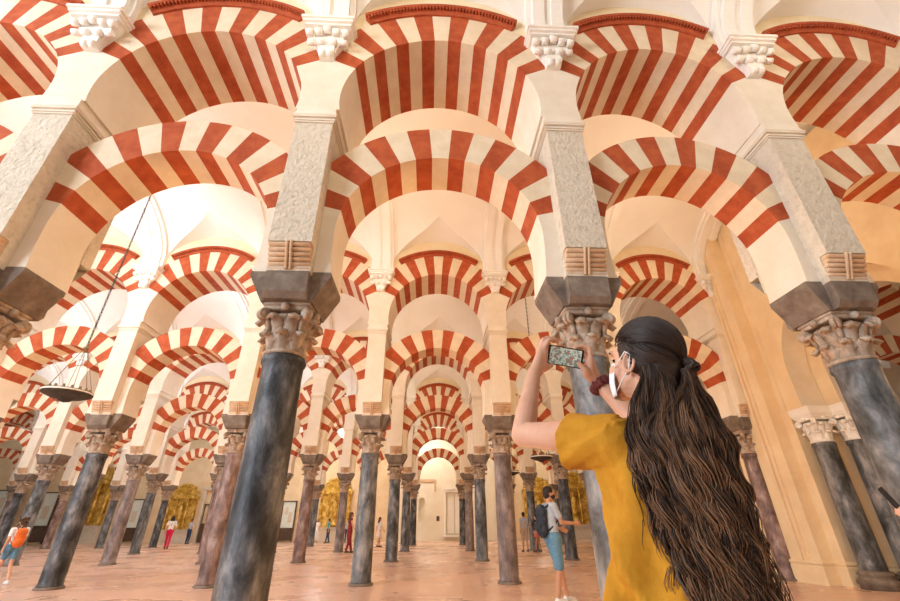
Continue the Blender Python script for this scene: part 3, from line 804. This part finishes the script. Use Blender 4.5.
    for sd in 'LR':
        F = MB(); a = J['ank'+sd]
        capsule(F, a-V3(0,.02,.035)*S_, .046*S_, a+V3(0,.13,-.055)*S_, .036*S_); F.box(a.x-.045*S_, a.x+.045*S_, a.y-.075*S_, a.y+.17*S_, a.z-.095*S_, a.z-.07*S_)
        fused(F, 'shoe', M[shoes], t, .008, 2)
    Hm = MB()
    Hm.ball(hd + HR@V3(0,-.018,.036)*S_, (.087*S_, .098*S_, .098*S_), 18, rot=HR)
    Hm.ball(hd + HR@V3(0,-.045,-.01)*S_, (.078*S_, .068*S_, .085*S_), 16, rot=HR)
    if hlen:
        for q in range(7):
            u = (q-3)/3*.075; chain(Hm, [(hd + HR@V3(u,-.06,-.02)*S_, .04*S_), (hd + HR@V3(u*1.1,-.085,-.12)*S_, .04*S_), (hd + HR@V3(u*1.15,-.11,-.02-hlen)*S_, .022*S_)])
    if curly:
        rnd = random.Random(5)
        for q in range(90):
            a = rnd.uniform(0, 2*PI); z = rnd.uniform(-.16, .13); rr = .10 + .02*rnd.random()
            p = V3(rr*math.cos(a), rr*math.sin(a)-.03, z)
            if p.y < .04: Hm.ball(hd + HR@p*S_, .022*S_, 8)
    fused(Hm, 'hair', M[hair], t, .009 if not curly else .007, 2)
    if mask:
        K_ = MB(); K_.ball(hd + HR@V3(0,.035,-.045)*S_, (.062*S_, .075*S_, .055*S_), 18, rot=HR); fused(K_, 'face_mask', M[mask], t, .007, 2)
    if bag:
        G = MB(); c = J['chest'] + V3(0,-.17,-.09)*S_
        for dz in (-.15, 0, .13): G.ball(c + V3(0,0,dz)*S_, (.145*S_, .085*S_, .13*S_), 16)
        G.ball(c + V3(0,-.07,-.1)*S_, (.11*S_, .05*S_, .09*S_), 14)
        g = fused(G, 'backpack', M[bag], t, .011, 3)
        S2 = MB()
        for sg in (-1, 1):
            S2.tube([c+V3(sg*.09,.05,.2)*S_, J['chest']+V3(sg*.10,.0,.185)*S_, J['chest']+V3(sg*.115,.10,.08)*S_, J['chest']+V3(sg*.125,.09,-.08)*S_, J['chest']+V3(sg*.13,-.04,-.2)*S_, c+V3(sg*.09,.05,-.18)*S_], .017*S_, 8)
        S2.build('strap', M[bag], g)
    return t
def walk(st, arm=.12):
    return dict(kneeL=(-.09,.12*st,.52), ankL=(-.09,.30*st,.09), kneeR=(.09,-.04*st,.50), ankR=(.09,-.26*st,.11), elL=(-.24,-.10,1.17), wrL=(-.25,-.06,.93), elR=(.24,.06,1.16), wrR=(.24,.20,.97))
p_ = walk(.7); p_.update(ankL=(-.10,.20,.09), kneeL=(-.10,.12,.51), ankR=(.11,-.05,.09), kneeR=(.10,.02,.50), elR=(.22,.10,1.17), wrR=(.17,.36,1.16), elL=(-.22,.02,1.16), wrL=(-.20,.24,1.08))
person('man in pale t-shirt, knee-length denim shorts and black mask with navy backpack', (2.05,-2.95), R(-80), 1.87, p_, 'skin2', 'pale', 'denim', 'knee', 'short', 'hairk', 0, 'sole', 'black', 'navy', look=R(-6), vox=.008)
person('child with curly brown hair, orange backpack and denim shorts walking at the left edge', (-10.75,1.0), R(62), 1.46, walk(1.0), 'skin', 'white', 'denim', 'short', 'short', 'hairb', 0, 'sole', None, 'orange', curly=True, fat=.9)
person('woman in white shirt and crimson trousers walking between the left columns', (-16.9,19.9), R(20), 1.86, walk(.7), 'skin', 'white', 'crimson', 'long', 'short', 'hairk', .1, 'leather')
person('person in grey shirt and blue jeans standing by the dark chapel screen', (-20.0,28.8), R(-20), 1.82, dict(wrL=(-.12,.22,1.25), elL=(-.25,.02,1.18)), 'skin', 'pale', 'jeans', 'long', 'short', 'hairb', .0, 'leather')
person('long-haired woman in a maroon outfit beside the central left column', (-4.38,13.5), R(-70), 1.86, walk(.5), 'skin', 'maroon', 'maroon', 'long', 'none', 'hairb', .34, 'leather')
person('woman in a blush dress carrying a dark bag behind the central left column', (-3.55,20.1), R(-60), 1.72, walk(.5), 'skin', 'white', 'blush', 'long', 'short', 'hairb', .2, 'leather', None, None, dress=.55)
person('man in pale blue shirt and khaki shorts, back turned, right of the pinkish column', (4.66,12.9), R(15), 1.80, walk(.3), 'skin2', 'pale', 'khaki', 'knee', 'short', 'hairk', 0, 'leather')
person('woman in black top and coral skirt beside the man in khaki shorts', (5.28,12.7), R(60), 1.68, walk(.4), 'skin2', 'black', 'coral', 'short', 'none', 'hairk', .2, 'leather', dress=.7)
person('distant person in a long white dress before the altarpiece', (-9.7,29.0), R(180), 1.75, None, 'skin', 'white', 'white', 'long', 'short', 'hairb', .15, 'leather', dress=.2)
person('distant person in a teal top with hands in front near the altarpiece', (-8.55,28.2), R(90), 1.75, walk(.4), 'skin', 'teal', 'jeans', 'long', 'short', 'hairk', 0, 'leather')
person('distant person in crimson trousers beside the brown column', (-11.0,28.0), R(-90), 1.7, walk(.4), 'skin', 'maroon', 'crimson', 'long', 'short', 'hairk', 0, 'leather')
person('distant person in white shirt behind the maroon-dressed woman', (-7.1,28.6), R(200), 1.72, walk(.3), 'skin', 'pale', 'jeans', 'long', 'short', 'hairb', 0, 'leather')

# ------------------------------------------------------------------ the woman taking a photograph
M['mustard'] = mat('mustard_jersey', two((.47,.20,.010),(.58,.27,.018)), 14, .85, .12, 70)
M['screen'] = mat('phone_screen_picture', [(.30,(.03,.12,.12)),(.44,(.45,.62,.58)),(.5,(.75,.72,.62)),(.56,(.10,.28,.28)),(.7,(.55,.22,.12))], 60, .2, 0, detail=2)
n_ = M['screen'].node_tree.nodes; l_ = M['screen'].node_tree.links
b_ = n_['Principled BSDF']; cr_ = [x for x in n_ if x.type == 'VALTORGB'][0]; l_.new(cr_.outputs['Color'], b_.inputs['Emission Color']); b_.inputs['Emission Strength'].default_value = .25
M['scrunchie'] = mat('wine_velvet', two((.10,.02,.02),(.20,.05,.045)), 30, .9, .5, 60)
def hair_mat():
    m = bpy.data.materials.new('long_brown_hair'); m.use_nodes = True; nt = m.node_tree; N = nt.nodes; L = nt.links; b = N['Principled BSDF']
    b.inputs['Roughness'].default_value = .48; b.inputs['Specular IOR Level'].default_value = .35
    tc = N.new('ShaderNodeTexCoord'); sp = N.new('ShaderNodeSeparateXYZ'); L.new(tc.outputs['Object'], sp.inputs[0])
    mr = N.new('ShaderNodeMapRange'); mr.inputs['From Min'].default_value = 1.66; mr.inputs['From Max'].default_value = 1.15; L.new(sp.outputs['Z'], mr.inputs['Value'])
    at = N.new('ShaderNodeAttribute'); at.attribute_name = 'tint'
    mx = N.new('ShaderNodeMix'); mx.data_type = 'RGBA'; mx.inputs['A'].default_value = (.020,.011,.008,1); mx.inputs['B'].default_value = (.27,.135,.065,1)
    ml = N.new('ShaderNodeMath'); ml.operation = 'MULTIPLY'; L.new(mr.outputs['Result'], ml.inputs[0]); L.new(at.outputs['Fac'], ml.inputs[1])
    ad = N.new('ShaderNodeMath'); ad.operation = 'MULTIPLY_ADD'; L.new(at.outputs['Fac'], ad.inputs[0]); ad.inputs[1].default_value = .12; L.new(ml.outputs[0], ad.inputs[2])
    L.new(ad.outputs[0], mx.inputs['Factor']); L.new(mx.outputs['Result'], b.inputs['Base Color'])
    return m
M['longhair'] = hair_mat()
HC = V3(.590, 1.165, 1.632); yaw_h = R(35)                # head centre, turned to her left
HM = Matrix.Rotation(yaw_h, 3, 'Z') @ Matrix.Rotation(R(10), 3, 'X')
def hp(x, y, z): return HC + HM @ V3(x, y, z)            # head space: +y face, -x her left
t = empty('person', Matrix.Identity(4), 'woman in mustard t-shirt with long wavy brown hair photographing with a phone', 'person')
t.location = (.60, 1.2, 0)
OFF = Vector((-.60, -1.2, 0))
def place(o): o.location = OFF; return o
shL, shR = V3(.465,1.165,1.425), V3(.765,1.275,1.42)
elL, wrL = V3(.268,1.40,1.475), V3(.348,1.50,1.715)
elR, wrR = V3(.742,1.54,1.50), V3(.632,1.63,1.715)
nk = V3(.612,1.205,1.47)
PC = V3(.492,1.56,1.80); pn = V3(.156,-.883,-.442).normalized()
pw = V3(.97,.17,-.11); pw = (pw - pn*pw.dot(pn)).normalized(); ph = pn.cross(pw).normalized()
if ph.z < 0: ph = -ph
def pp(a, h, c): return PC + pw*a + ph*h + pn*c
B = MB()
B.ball(HC + HM@V3(0,-.012,.024), (.073,.092,.092), 24, rot=HM); B.ball(hp(0,.022,-.035), (.056,.066,.066), 20, rot=HM)
B.ball(hp(0,.058,-.085), (.024,.022,.018), 14, rot=HM)
B.ball(hp(0,.090,-.022), (.010,.016,.020), 12, rot=HM); capsule(B, hp(0,.082,.018), .008, hp(0,.098,-.03), .011, 10)
B.ball(hp(0,.080,.035), (.045,.012,.012), 12, rot=HM); B.ball(hp(0,.083,-.058), (.022,.010,.006), 10, rot=HM); B.ball(hp(0,.081,-.068), (.018,.010,.007), 10, rot=HM)
for sg in (-1, 1):
    B.ball(hp(sg*.042,.052,-.025), (.022,.026,.024), 12, rot=HM)
    ring = [hp(sg*(.074 + .010*math.sin(a*.5)), -.004 + .016*math.sin(a) - .004, -.010 + .029*math.cos(a)) for a in [2*PI*q/14 for q in range(15)]]
    for q in range(14): capsule(B, ring[q], .0052, ring[q+1], .0052, 8)
    B.ball(hp(sg*.071,-.004,-.012), (.006,.014,.024), 10, rot=HM); B.ball(hp(sg*.073,.002,-.040), (.006,.008,.008), 8, rot=HM)
chain(B, [(hp(0,-.02,-.05), .053), (nk, .052), (nk - V3(0,0,.06), .075)])
chain(B, [(nk-V3(0,0,.06), .06), (mid(nk, shL, .75)-V3(0,0,.03), .05), (shL, .050), (mid(shL,elL,.5), .045), (elL, .037), (mid(elL,wrL,.3), .037), (mid(elL,wrL,.7), .029), (wrL, .0245)], 18)
chain(B, [(nk-V3(0,0,.06), .06), (mid(nk, shR, .75)-V3(0,0,.03), .05), (shR, .050), (mid(shR,elR,.5), .045), (elR, .037), (mid(elR,wrR,.3), .037), (mid(elR,wrR,.7), .029), (wrR, .0245)], 18)
chain(B, [(V3(.60,1.21,1.36), .10), (V3(.60,1.22,1.1), .095), (V3(.60,1.23,.9), .10)], 18)
# left hand: heel below the phone's left end, fingers folded over the top corner, thumb under the front edge
chain(B, [(wrL, .0235), (pp(-.105,-.035,.030), .021)], 12); chain(B, [(wrL, .021), (pp(-.112,-.005,.020), .018), (pp(-.104,.020,.008), .015)], 12)
chain(B, [(wrL, .021), (pp(-.095,-.048,.020), .019)], 12); chain(B, [(pp(-.105,-.035,.030), .020), (pp(-.100,.008,.018), .017)], 12)
chain(B, [(pp(-.102,.018,.022), .0100), (pp(-.088,.052,.018), .0092), (pp(-.060,.060,.006), .0085), (pp(-.040,.050,-.004), .0075)], 10)
chain(B, [(pp(-.108,.012,.012), .0100), (pp(-.104,.050,.002), .0092), (pp(-.078,.062,-.012), .0085), (pp(-.052,.050,-.017), .0075)], 10)
chain(B, [(pp(-.112,.000,.004), .0098), (pp(-.112,.036,-.012), .0090), (pp(-.088,.044,-.024), .0082), (pp(-.062,.030,-.020), .0072)], 10)
chain(B, [(pp(-.110,-.018,-.002), .0090), (pp(-.112,.008,-.018), .0080), (pp(-.090,.012,-.026), .0074), (pp(-.068,.004,-.018), .0066)], 10)
chain(B, [(pp(-.100,-.048,.030), .0135), (pp(-.082,-.052,.030), .0115), (pp(-.060,-.040,.018), .0095)], 10)
# right hand: fingers behind the right end, thumb across the glass
chain(B, [(wrR, .0235), (pp(.108,-.040,.004), .021)], 12); chain(B, [(wrR, .021), (pp(.112,-.008,-.004), .018), (pp(.104,.016,-.008), .015)], 12)
chain(B, [(wrR, .021), (pp(.098,-.050,.006), .019)], 12); chain(B, [(pp(.108,-.040,.004), .020), (pp(.104,.005,.0), .017)], 12)
chain(B, [(pp(.102,.018,.004), .0100), (pp(.096,.050,-.002), .0092), (pp(.070,.054,-.014), .0084), (pp(.046,.044,-.015), .0074)], 10)
chain(B, [(pp(.108,.006,-.006), .0100), (pp(.106,.034,-.018), .0092), (pp(.080,.036,-.026), .0084), (pp(.054,.026,-.018), .0074)], 10)
chain(B, [(pp(.112,-.012,-.010), .0096), (pp(.110,.012,-.024), .0088), (pp(.084,.012,-.028), .0080), (pp(.060,.004,-.018), .0070)], 10)
chain(B, [(pp(.110,-.030,-.010), .0088), (pp(.106,-.012,-.026), .0078), (pp(.086,-.014,-.028), .0072), (pp(.066,-.018,-.018), .0064)], 10)
chain(B, [(pp(.098,-.048,.014), .0140), (pp(.080,-.036,.022), .0115), (pp(.056,-.018,.013), .0095)], 10)
place(fused(B, 'body', M['skin'], t, .0035, 3, .5))
# eyes and brows (part of the face)
E_ = MB()
for sg in (-1, 1):
    E_.ball(hp(sg*.030,.070,.010), (.010,.006,.005), 12, rot=HM); capsule(E_, hp(sg*.016,.088,.030), .0025, hp(sg*.044,.078,.032), .002, 8)
place(E_.build('eyes', M['hairk'], t))

# shirt
SU = V3(.939,.344,0); SF = V3(-.344,.939,0)
def torso_ring(c, hw, hd, z, fold=0.0, n=72):
    out = []
    for i in range(n):
        a = 2*PI*i/n; ca, sa = math.cos(a), math.sin(a)
        x = hw*math.copysign(abs(ca)**.85, ca); y = hd*math.copysign(abs(sa)**.85, sa)
        # soft folds sweeping down from her left side across the back
        u = a + PI/2
        f1 = math.sin(9*a + (z-1.0)*26) * .0065 + math.sin(5*a - (z-1.0)*17 + 1.0) * .008 + math.sin(14*a + z*34 + .6*math.sin(z*23)) * .0028
        d = 1 + fold*f1*13
        p = V3(c[0], c[1], 0) + SU*x*d + SF*y*d; p.z = z
        out.append(p)
    return out
T_ = MB()
spec = [(.86,.205,.135,1.0),(.92,.20,.135,1.0),(.98,.195,.13,.95),(1.04,.188,.125,.9),(1.10,.182,.12,.8),(1.16,.18,.118,.7),(1.22,.18,.116,.6),(1.28,.182,.114,.5),(1.33,.184,.112,.4),(1.37,.182,.108,.3),(1.41,.165,.098,.2),(1.44,.135,.085,.1),(1.465,.095,.070,0),(1.482,.070,.062,0)]
rings = []
for z, hw, hd, fo in spec:
    for dz in (0, .02) if z < 1.4 else (0,):
        rings.append(torso_ring((.600 + (z-1.1)*.02, 1.225 - (z-1.1)*.05), hw, hd, z+dz, fo))
T_.loft(rings)
def sleeve(b, s0, e0, t1, r0, r1, seed):
    ax = (e0 - s0); L_ = ax.length; ax.normalize(); a = ax.orthogonal().normalized(); c = ax.cross(a); rr = []
    for k in range(12):
        tt = -.05 + (t1 + .05)*k/11
        ring = []
        for i in range(40):
            q = 2*PI*i/40; r = r0 + (r1-r0)*max(tt, 0)/t1 + .0035*math.sin(5*q + seed + tt*16) + .002*math.sin(11*q + tt*30)
            dn = V3(0,0,-1)*(.012*max(tt,0)/t1)
            ring.append(s0 + ax*L_*tt + (a*math.cos(q) + c*math.sin(q))*r + dn)
        rr.append(ring)
    b.loft(rr)
sleeve(T_, shL - V3(0,0,.008), elL, .43, .066, .078, 0)
for s0_, q_ in ((shL, 1), (shR, -1)):
    chain(T_, [(s0_ - V3(0,0,.012), .066), (s0_ + SU*.05*q_ - V3(0,0,.06), .085)], 18); chain(T_, [(s0_ + SU*.035*q_ - V3(0,0,.05), .075), (s0_ + SU*.07*q_ - V3(0,0,.16), .085)], 18)
sleeve(T_, shR - V3(0,0,.008), elR, .52, .070, .080, 2)
chain(T_, [(nk - V3(0,0,.035), .062), (shL + V3(.02,.01,-.012), .062)], 18); chain(T_, [(nk - V3(0,0,.035), .062), (shR - V3(.02,.01,.012), .062)], 18)
# gathers running from the neck over her left shoulder
for q in range(7):
    p0 = nk + V3(-.04-.008*q, -.05+.012*q, -.02); p1 = shL + V3(-.01+.006*q, -.055+.016*q, .028-.003*q); m_ = mid(p0, p1) + V3(0,-.004,.012)
    chain(T_, [(p0, .006), (m_, .008), (p1, .006)], 8)
place(fused(T_, 't_shirt', M['mustard'], t, .0052, 2, .4))
# jeans and shoes below the frame
P_ = MB()
for sg, off in ((-1, -.09), (1, .09)):
    h_ = V3(.60,1.23,.90) + SU*off; kn = h_ + V3(0,.0,-.42); an = kn + V3(-.0,-.02,-.40)
    chain(P_, [(V3(.60,1.23,.93), .13), (h_, .115), (kn, .075), (an, .055)], 16)
place(fused(P_, 'trousers', M['jeans'], t, .012, 3))
for off in (-.09, .09):
    a = V3(.60,1.21,.08) + SU*off; F = MB(); capsule(F, a - SF*.03 - V3(0,0,.025), .045, a + SF*.15 - V3(0,0,.045), .034, 14); place(fused(F, 'shoe', M['sole'], t, .008, 2))

# face mask with ear loops
K_ = MB(); rows = []
for j in range(9):
    v = j/8; zz = -.012 - .085*v; row = []
    for i in range(17):
        az = (i/16 - .5)*R(128); bul = .012*math.cos(az)*math.sin(PI*min(max(v*.9+.1,0),1))
        rr = .064 + .006*(1 - abs(v-.45)*1.4) + bul*.6
        row.append(hp(rr*1.0*math.sin(az)*.98, .020 + rr*math.cos(az), zz + .014*math.cos(az)*(1 if v < .5 else -.3)))
    rows.append(row)
K_.loft(rows, 0, True, False, False)
o = place(K_.build('face_mask', M['white'], t)); sd_ = o.modifiers.new('thick', 'SOLIDIFY'); sd_.thickness = .0025
for sg in (-1, 1):
    S2 = MB(); S2.tube([hp(sg*.062,.050,-.020), hp(sg*.074,.026,.000), hp(sg*.080,.004,.020), hp(sg*.083,-.014,.010)], .0016, 6); S2.tube([hp(sg*.060,.045,-.085), hp(sg*.074,.020,-.060), hp(sg*.082,-.006,-.034), hp(sg*.083,-.014,.010)], .0016, 6); place(S2.build('ear_loop', M['white'], o)); 
    S2o = o.children[-1]; S2o.location = (0,0,0)
# wrist scrunchie
K_ = MB(); ax = (wrR - elR).normalized(); a_ = ax.orthogonal().normalized(); c_ = ax.cross(a_); cc = wrR - ax*.012
rings = []
for i in range(64):
    q = 2*PI*i/64; wob = 1 + .28*math.sin(11*q); dirv = a_*math.cos(q) + c_*math.sin(q); ce = cc + dirv*.034
    rings.append([ce + dirv*.011*wob*math.cos(s_) + ax*(.017*wob*math.sin(s_) + .003*math.sin(7*q)) for s_ in [2*PI*j/10 for j in range(10)]])
rings.append(rings[0]); K_.loft(rings, 0, True, False); place(K_.build('hair_scrunchie', M['scrunchie'], t))

# phone (held, a thing of its own)
def rbox(b, hw, hh, ht, r, f, mi=0):
    ring = []
    for cx, cy, a0 in ((hw-r, hh-r, 0), (-hw+r, hh-r, PI/2), (-hw+r, -hh+r, PI), (hw-r, -hh+r, 1.5*PI)):
        for q in range(7): a = a0 + PI/2*q/6; ring.append((cx + r*math.cos(a), cy + r*math.sin(a)))
    b.loft([[f(x*s_, y*s_, z) for x, y in ring] for s_, z in ((.985,-ht), (1,-ht*.6), (1,ht*.6), (.985,ht))], mi)
PM = Matrix.Translation(PC) @ Matrix((pw, ph, pn)).transposed().to_4x4()
t2 = empty('mobile_phone', PM, 'mobile phone held sideways in both hands of the woman in mustard, arches on its screen', 'phone')
b = MB(); rbox(b, .074, .037, .0042, .008, lambda x, y, z: (x, y, z)); b.build('phone_case', M['black'], t2)
b = MB(); rbox(b, .066, .033, .0004, .004, lambda x, y, z: (x-.002, y, z+.0046)); b.build('screen', M['screen'], t2)

# long hair, half tied back
rnd = random.Random(11)
Hh = MB(); tint = []
def strand(pts, r, tn, n=4):
    k0 = len(Hh.v); m = len(pts)
    Hh.tube(pts, [r*(.55 + .9*math.sin(PI*min(1, .15+.85*i/(m-1)))**.6) if i < m-1 else r*.2 for i in range(m)], n, caps=False)
    tint.extend([tn]*(len(Hh.v)-k0))
tie = hp(.012,-.118,-.015)
# skull cap under the strands
k0 = len(Hh.v); Hh.ball(HC + HM@V3(0,-.022,.032), (.081,.092,.096), 28, rot=HM); Hh.ball(HC + HM@V3(.004,-.052,-.02), (.073,.062,.075), 20, rot=HM); tint.extend([.2]*(len(Hh.v)-k0))
def on_skull(d, e=1.0):
    d = d.normalized(); return HC + HM@(V3(0,-.018,.030) + V3(d.x*.084*e, d.y*.096*e, d.z*.101*e))
tdir = V3(.06,-.97,-.28)
for q in range(2100):                                     # combed back to the tie
    a = rnd.uniform(-PI, PI)
    # start points along the hairline from temple over the crown to temple, plus some over the whole cap
    w_ = rnd.random()
    if w_ < .45:
        ph_ = rnd.uniform(-1.25, 1.25); s0 = V3(math.sin(ph_)*1.0, .70*math.cos(ph_)-.02+.12*rnd.random(), .25 + .62*math.cos(ph_)); s0.z -= .35*max(0, abs(ph_)-.95)
    elif w_ < .72:
        s0 = V3(rnd.choice((-1,1))*rnd.uniform(.8,1), rnd.uniform(-.35,.15), rnd.uniform(-.45,.35))
    else:
        s0 = V3(rnd.uniform(-1,1), rnd.uniform(-.5,.6), rnd.uniform(.1,1))
    e = 1.0 + rnd.uniform(0, .055); pts = []
    wob = rnd.uniform(-.05, .05)
    for k in range(11):
        u = k/10; d = s0.normalized().lerp(tdir, u*.97); d.z += (.10 if s0.z > .1 else -.12)*math.sin(PI*u); d.x += wob*math.sin(PI*u)
        p = on_skull(d, e + .02*math.sin(PI*u))
        if k == 10: p = p.lerp(tie, .7)
        pts.append(p)
    strand(pts, .0011, rnd.uniform(.05, .9), 3)
# small twisted knot at the tie
for q in range(40):
    a = rnd.uniform(0, 2*PI); pts = [tie + HM@V3(.022*math.cos(a+u)*math.sin(PI*(u/3)+.3)*.75, -.006+.02*math.sin(a*2+u), .022*math.sin(a+u)*math.sin(PI*(u/3)+.3)) for u in [3*i/8 for i in range(9)]]
    strand(pts, .003, rnd.uniform(.1,.5), 5)
# loose lengths: clumps of waves down the back
NC = 84
for c in range(NC):
    s_ = (c + .5)/NC + rnd.uniform(-.01, .01)             # 0 = behind her left ear ... 1 = right side
    ang = -1.42 + 2.75*s_
    lay = rnd.random()
    root = HC + HM@V3(.078*math.sin(ang) + .0, -.03 - .068*math.cos(ang)*(1 if lay > .3 else .9), -.02 - .03*rnd.random() + .0)
    if rnd.random() < .35: root = tie + HM@V3(rnd.uniform(-.02,.02), -.005, -.012)
    xb = .478 + .262*s_ + rnd.uniform(-.012,.012); yb = 1.092 - .050*math.sin(PI*min(1, s_*1.05)) + .03*s_ - .022*lay
    xe = .532 + .200*s_ + rnd.uniform(-.02,.02); ye = yb + .006 + rnd.uniform(-.012,.012)
    zend = .90 + rnd.uniform(-.05, .10) + (.28*(1-s_/.16) if s_ < .16 else 0)
    pha, phb = rnd.uniform(0, 2*PI), rnd.uniform(0, 2*PI); wl = rnd.uniform(.10,.15); amp = rnd.uniform(.005,.014); tn = rnd.uniform(.05, .8) if rnd.random() < .75 else rnd.uniform(.9, 1.7)
    n = 30; core = []
    for k in range(n):
        u = k/(n-1); z = root.z + (zend - root.z)*u
        f = min(1, (root.z - z)/.17); f = f*f*(3-2*f)
        g = max(0, min(1, (1.40 - z)/.35))
        x = root.x*(1-f) + (xb*(1-g) + xe*g)*f; y = root.y*(1-f) + (yb*(1-g) + ye*g)*f
        A_ = amp*(.3 + 1.0*u)
        x += A_*math.sin(2*PI*(root.z-z)/wl + pha); y += A_*.8*math.cos(2*PI*(root.z-z)/wl + phb)
        core.append(V3(x, y, z))
    strand(core, .0055, .05, 5)
    ns = 40
    for q in range(ns):
        da, dr = rnd.uniform(0, 2*PI), .001 + .0165*math.sqrt(rnd.random()); fr = rnd.uniform(.75, 1.0) if rnd.random() < .8 else rnd.uniform(.4,.8); ja, jp = rnd.uniform(.0005,.0028), rnd.uniform(0, 6.3); jw = rnd.uniform(.05,.09)
        fly = rnd.random() < .07; pts = []
        m = max(6, int(n*fr))
        for k in range(m):
            u = k/(n-1); p = core[k].copy(); tw = da + 3.2*u
            sp_ = dr*(.45 + 1.1*u) + (.035*max(0, u-.3) if fly else 0)
            p += V3(math.cos(tw)*sp_, math.sin(tw)*sp_*.8, 0) + V3(ja*math.sin(p.z/jw*6.28+jp), ja*math.cos(p.z/jw*6.28+jp), 0)
            pts.append(p)
        strand(pts, rnd.uniform(.0007,.0013), max(.02, tn + rnd.uniform(-.45,.5)), 3)
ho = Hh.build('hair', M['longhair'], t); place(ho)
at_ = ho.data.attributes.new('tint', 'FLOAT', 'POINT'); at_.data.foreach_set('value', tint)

# visitor at the right edge of the picture, only the raised hand with a phone is in view
person('person at the right edge raising a black phone beside the big column', (3.95,-8.62), R(60), 1.80, dict(elL=(-.20,.22,1.12), wrL=(-.10,.48,1.22)), 'skin', 'blush', 'khaki', 'long', 'short', 'hairb', 0, 'leather')
t3 = empty('mobile_phone', Matrix.Translation((3.385,3.44,1.385)) @ Matrix.Rotation(R(-18),4,'Y') @ Matrix.Rotation(R(25),4,'Z') @ Matrix.Rotation(R(80),4,'X'), 'black phone held upright by the raised hand at the right edge', 'phone')
b = MB(); rbox(b, .036, .075, .0045, .008, lambda x, y, z: (x, y, z)); b.build('phone_case', M['black'], t3)
b = MB(); rbox(b, .010, .018, .0015, .005, lambda x, y, z: (x-.02, y+.048, z+.005)); b.build('camera_lens', M['iron'], t3)

# ------------------------------------------------------------------ light
SC.view_settings.view_transform = 'Standard'; SC.view_settings.look = 'None'; SC.view_settings.gamma = 1; SC.view_settings.use_curve_mapping = False
SC.view_settings.exposure = 0.06
w = bpy.data.worlds.new('daylight'); SC.world = w; w.use_nodes = True
w.node_tree.nodes['Background'].inputs[0].default_value = (1.0, .98, .96, 1); w.node_tree.nodes['Background'].inputs[1].default_value = .24
def sun(d, e, c, ang):
    l = bpy.data.lights.new('sun', 'SUN'); l.energy = e; l.color = c; l.angle = R(ang)
    o = bpy.data.objects.new('sun', l); COL.objects.link(o); o.rotation_euler = Vector(d).to_track_quat('-Z', 'Y').to_euler()
sun((.86, .50, -.12), .6, (.82,.91,1.0), 50)
def window_and_fill(x, y, z, d, sx, sy, e, c):
    l = bpy.data.lights.new('daylight_and_fill', 'AREA'); l.shape = 'RECTANGLE'; l.size = sx; l.size_y = sy; l.energy = e; l.color = c
    o = bpy.data.objects.new('daylight_and_fill', l); COL.objects.link(o); o.location = (x, y, z); o.rotation_euler = Vector(d).to_track_quat('-Z', 'Y').to_euler()
window_and_fill(-17, -8, 4.5, (.75, .66, .05), 6, 6, 2800, (.78,.88,1.0))
window_and_fill(13, -9, 4.0, (-.55, .80, .05), 5, 5, 260, (1.0,.72,.42))  # warm lamp fill added behind the camera at right, not window daylight
def point(x, y, z, e, c, r=.12):
    l = bpy.data.lights.new('lamp', 'POINT'); l.energy = e; l.color = c; l.shadow_soft_size = r  # the capital spots and the added fill points share this name
    o = bpy.data.objects.new('lamp', l); COL.objects.link(o); o.matrix_world = MA(2, x, y, z)
WARM = (1.0, .62, .27); COOL = (.76, .87, 1.0); NEUT = (1.0, .86, .66)
# spot lamps that stand on the capitals, behind the piers
for ny, y in enumerate((-7.2+.55, .55, 7.7, 14.85, 22.5)):
    for i in range(-6, 4):
        if i % 2 and ny > 0: continue
        x = -1.812 + S*i
        c = WARM
        point(x, y + .12, 3.95, 70, c, .03)
# added fill points under the vaults: cool for daylight at left, neutral elsewhere
for ny, y in enumerate((-10.2, -3.55, 3.55, 10.75, 18.1, 25.6)):
    for i in (-6, -4, -2, 0, 2):
        x = -1.812 + S*(i + .1)
        point(x, y, 7.6, 215 if i < -1 else 90, COOL if i < -1 else NEUT, .10)

# added warm fill points below the frame, lighting the nearest arch undersides
for i in (-2, -1, 0, 1, 2, 3):
    point(-1.76 + 3.47*(i-.5), -7.2, .22, 44 + 6*i, (1.0,.55,.20), .08)
for x in (-9, -.5, 9):  # added fill points that brighten the far wall, hidden behind the arches
    point(x, 28.3, 7.6, 260, (1.0,.93,.82), .1)
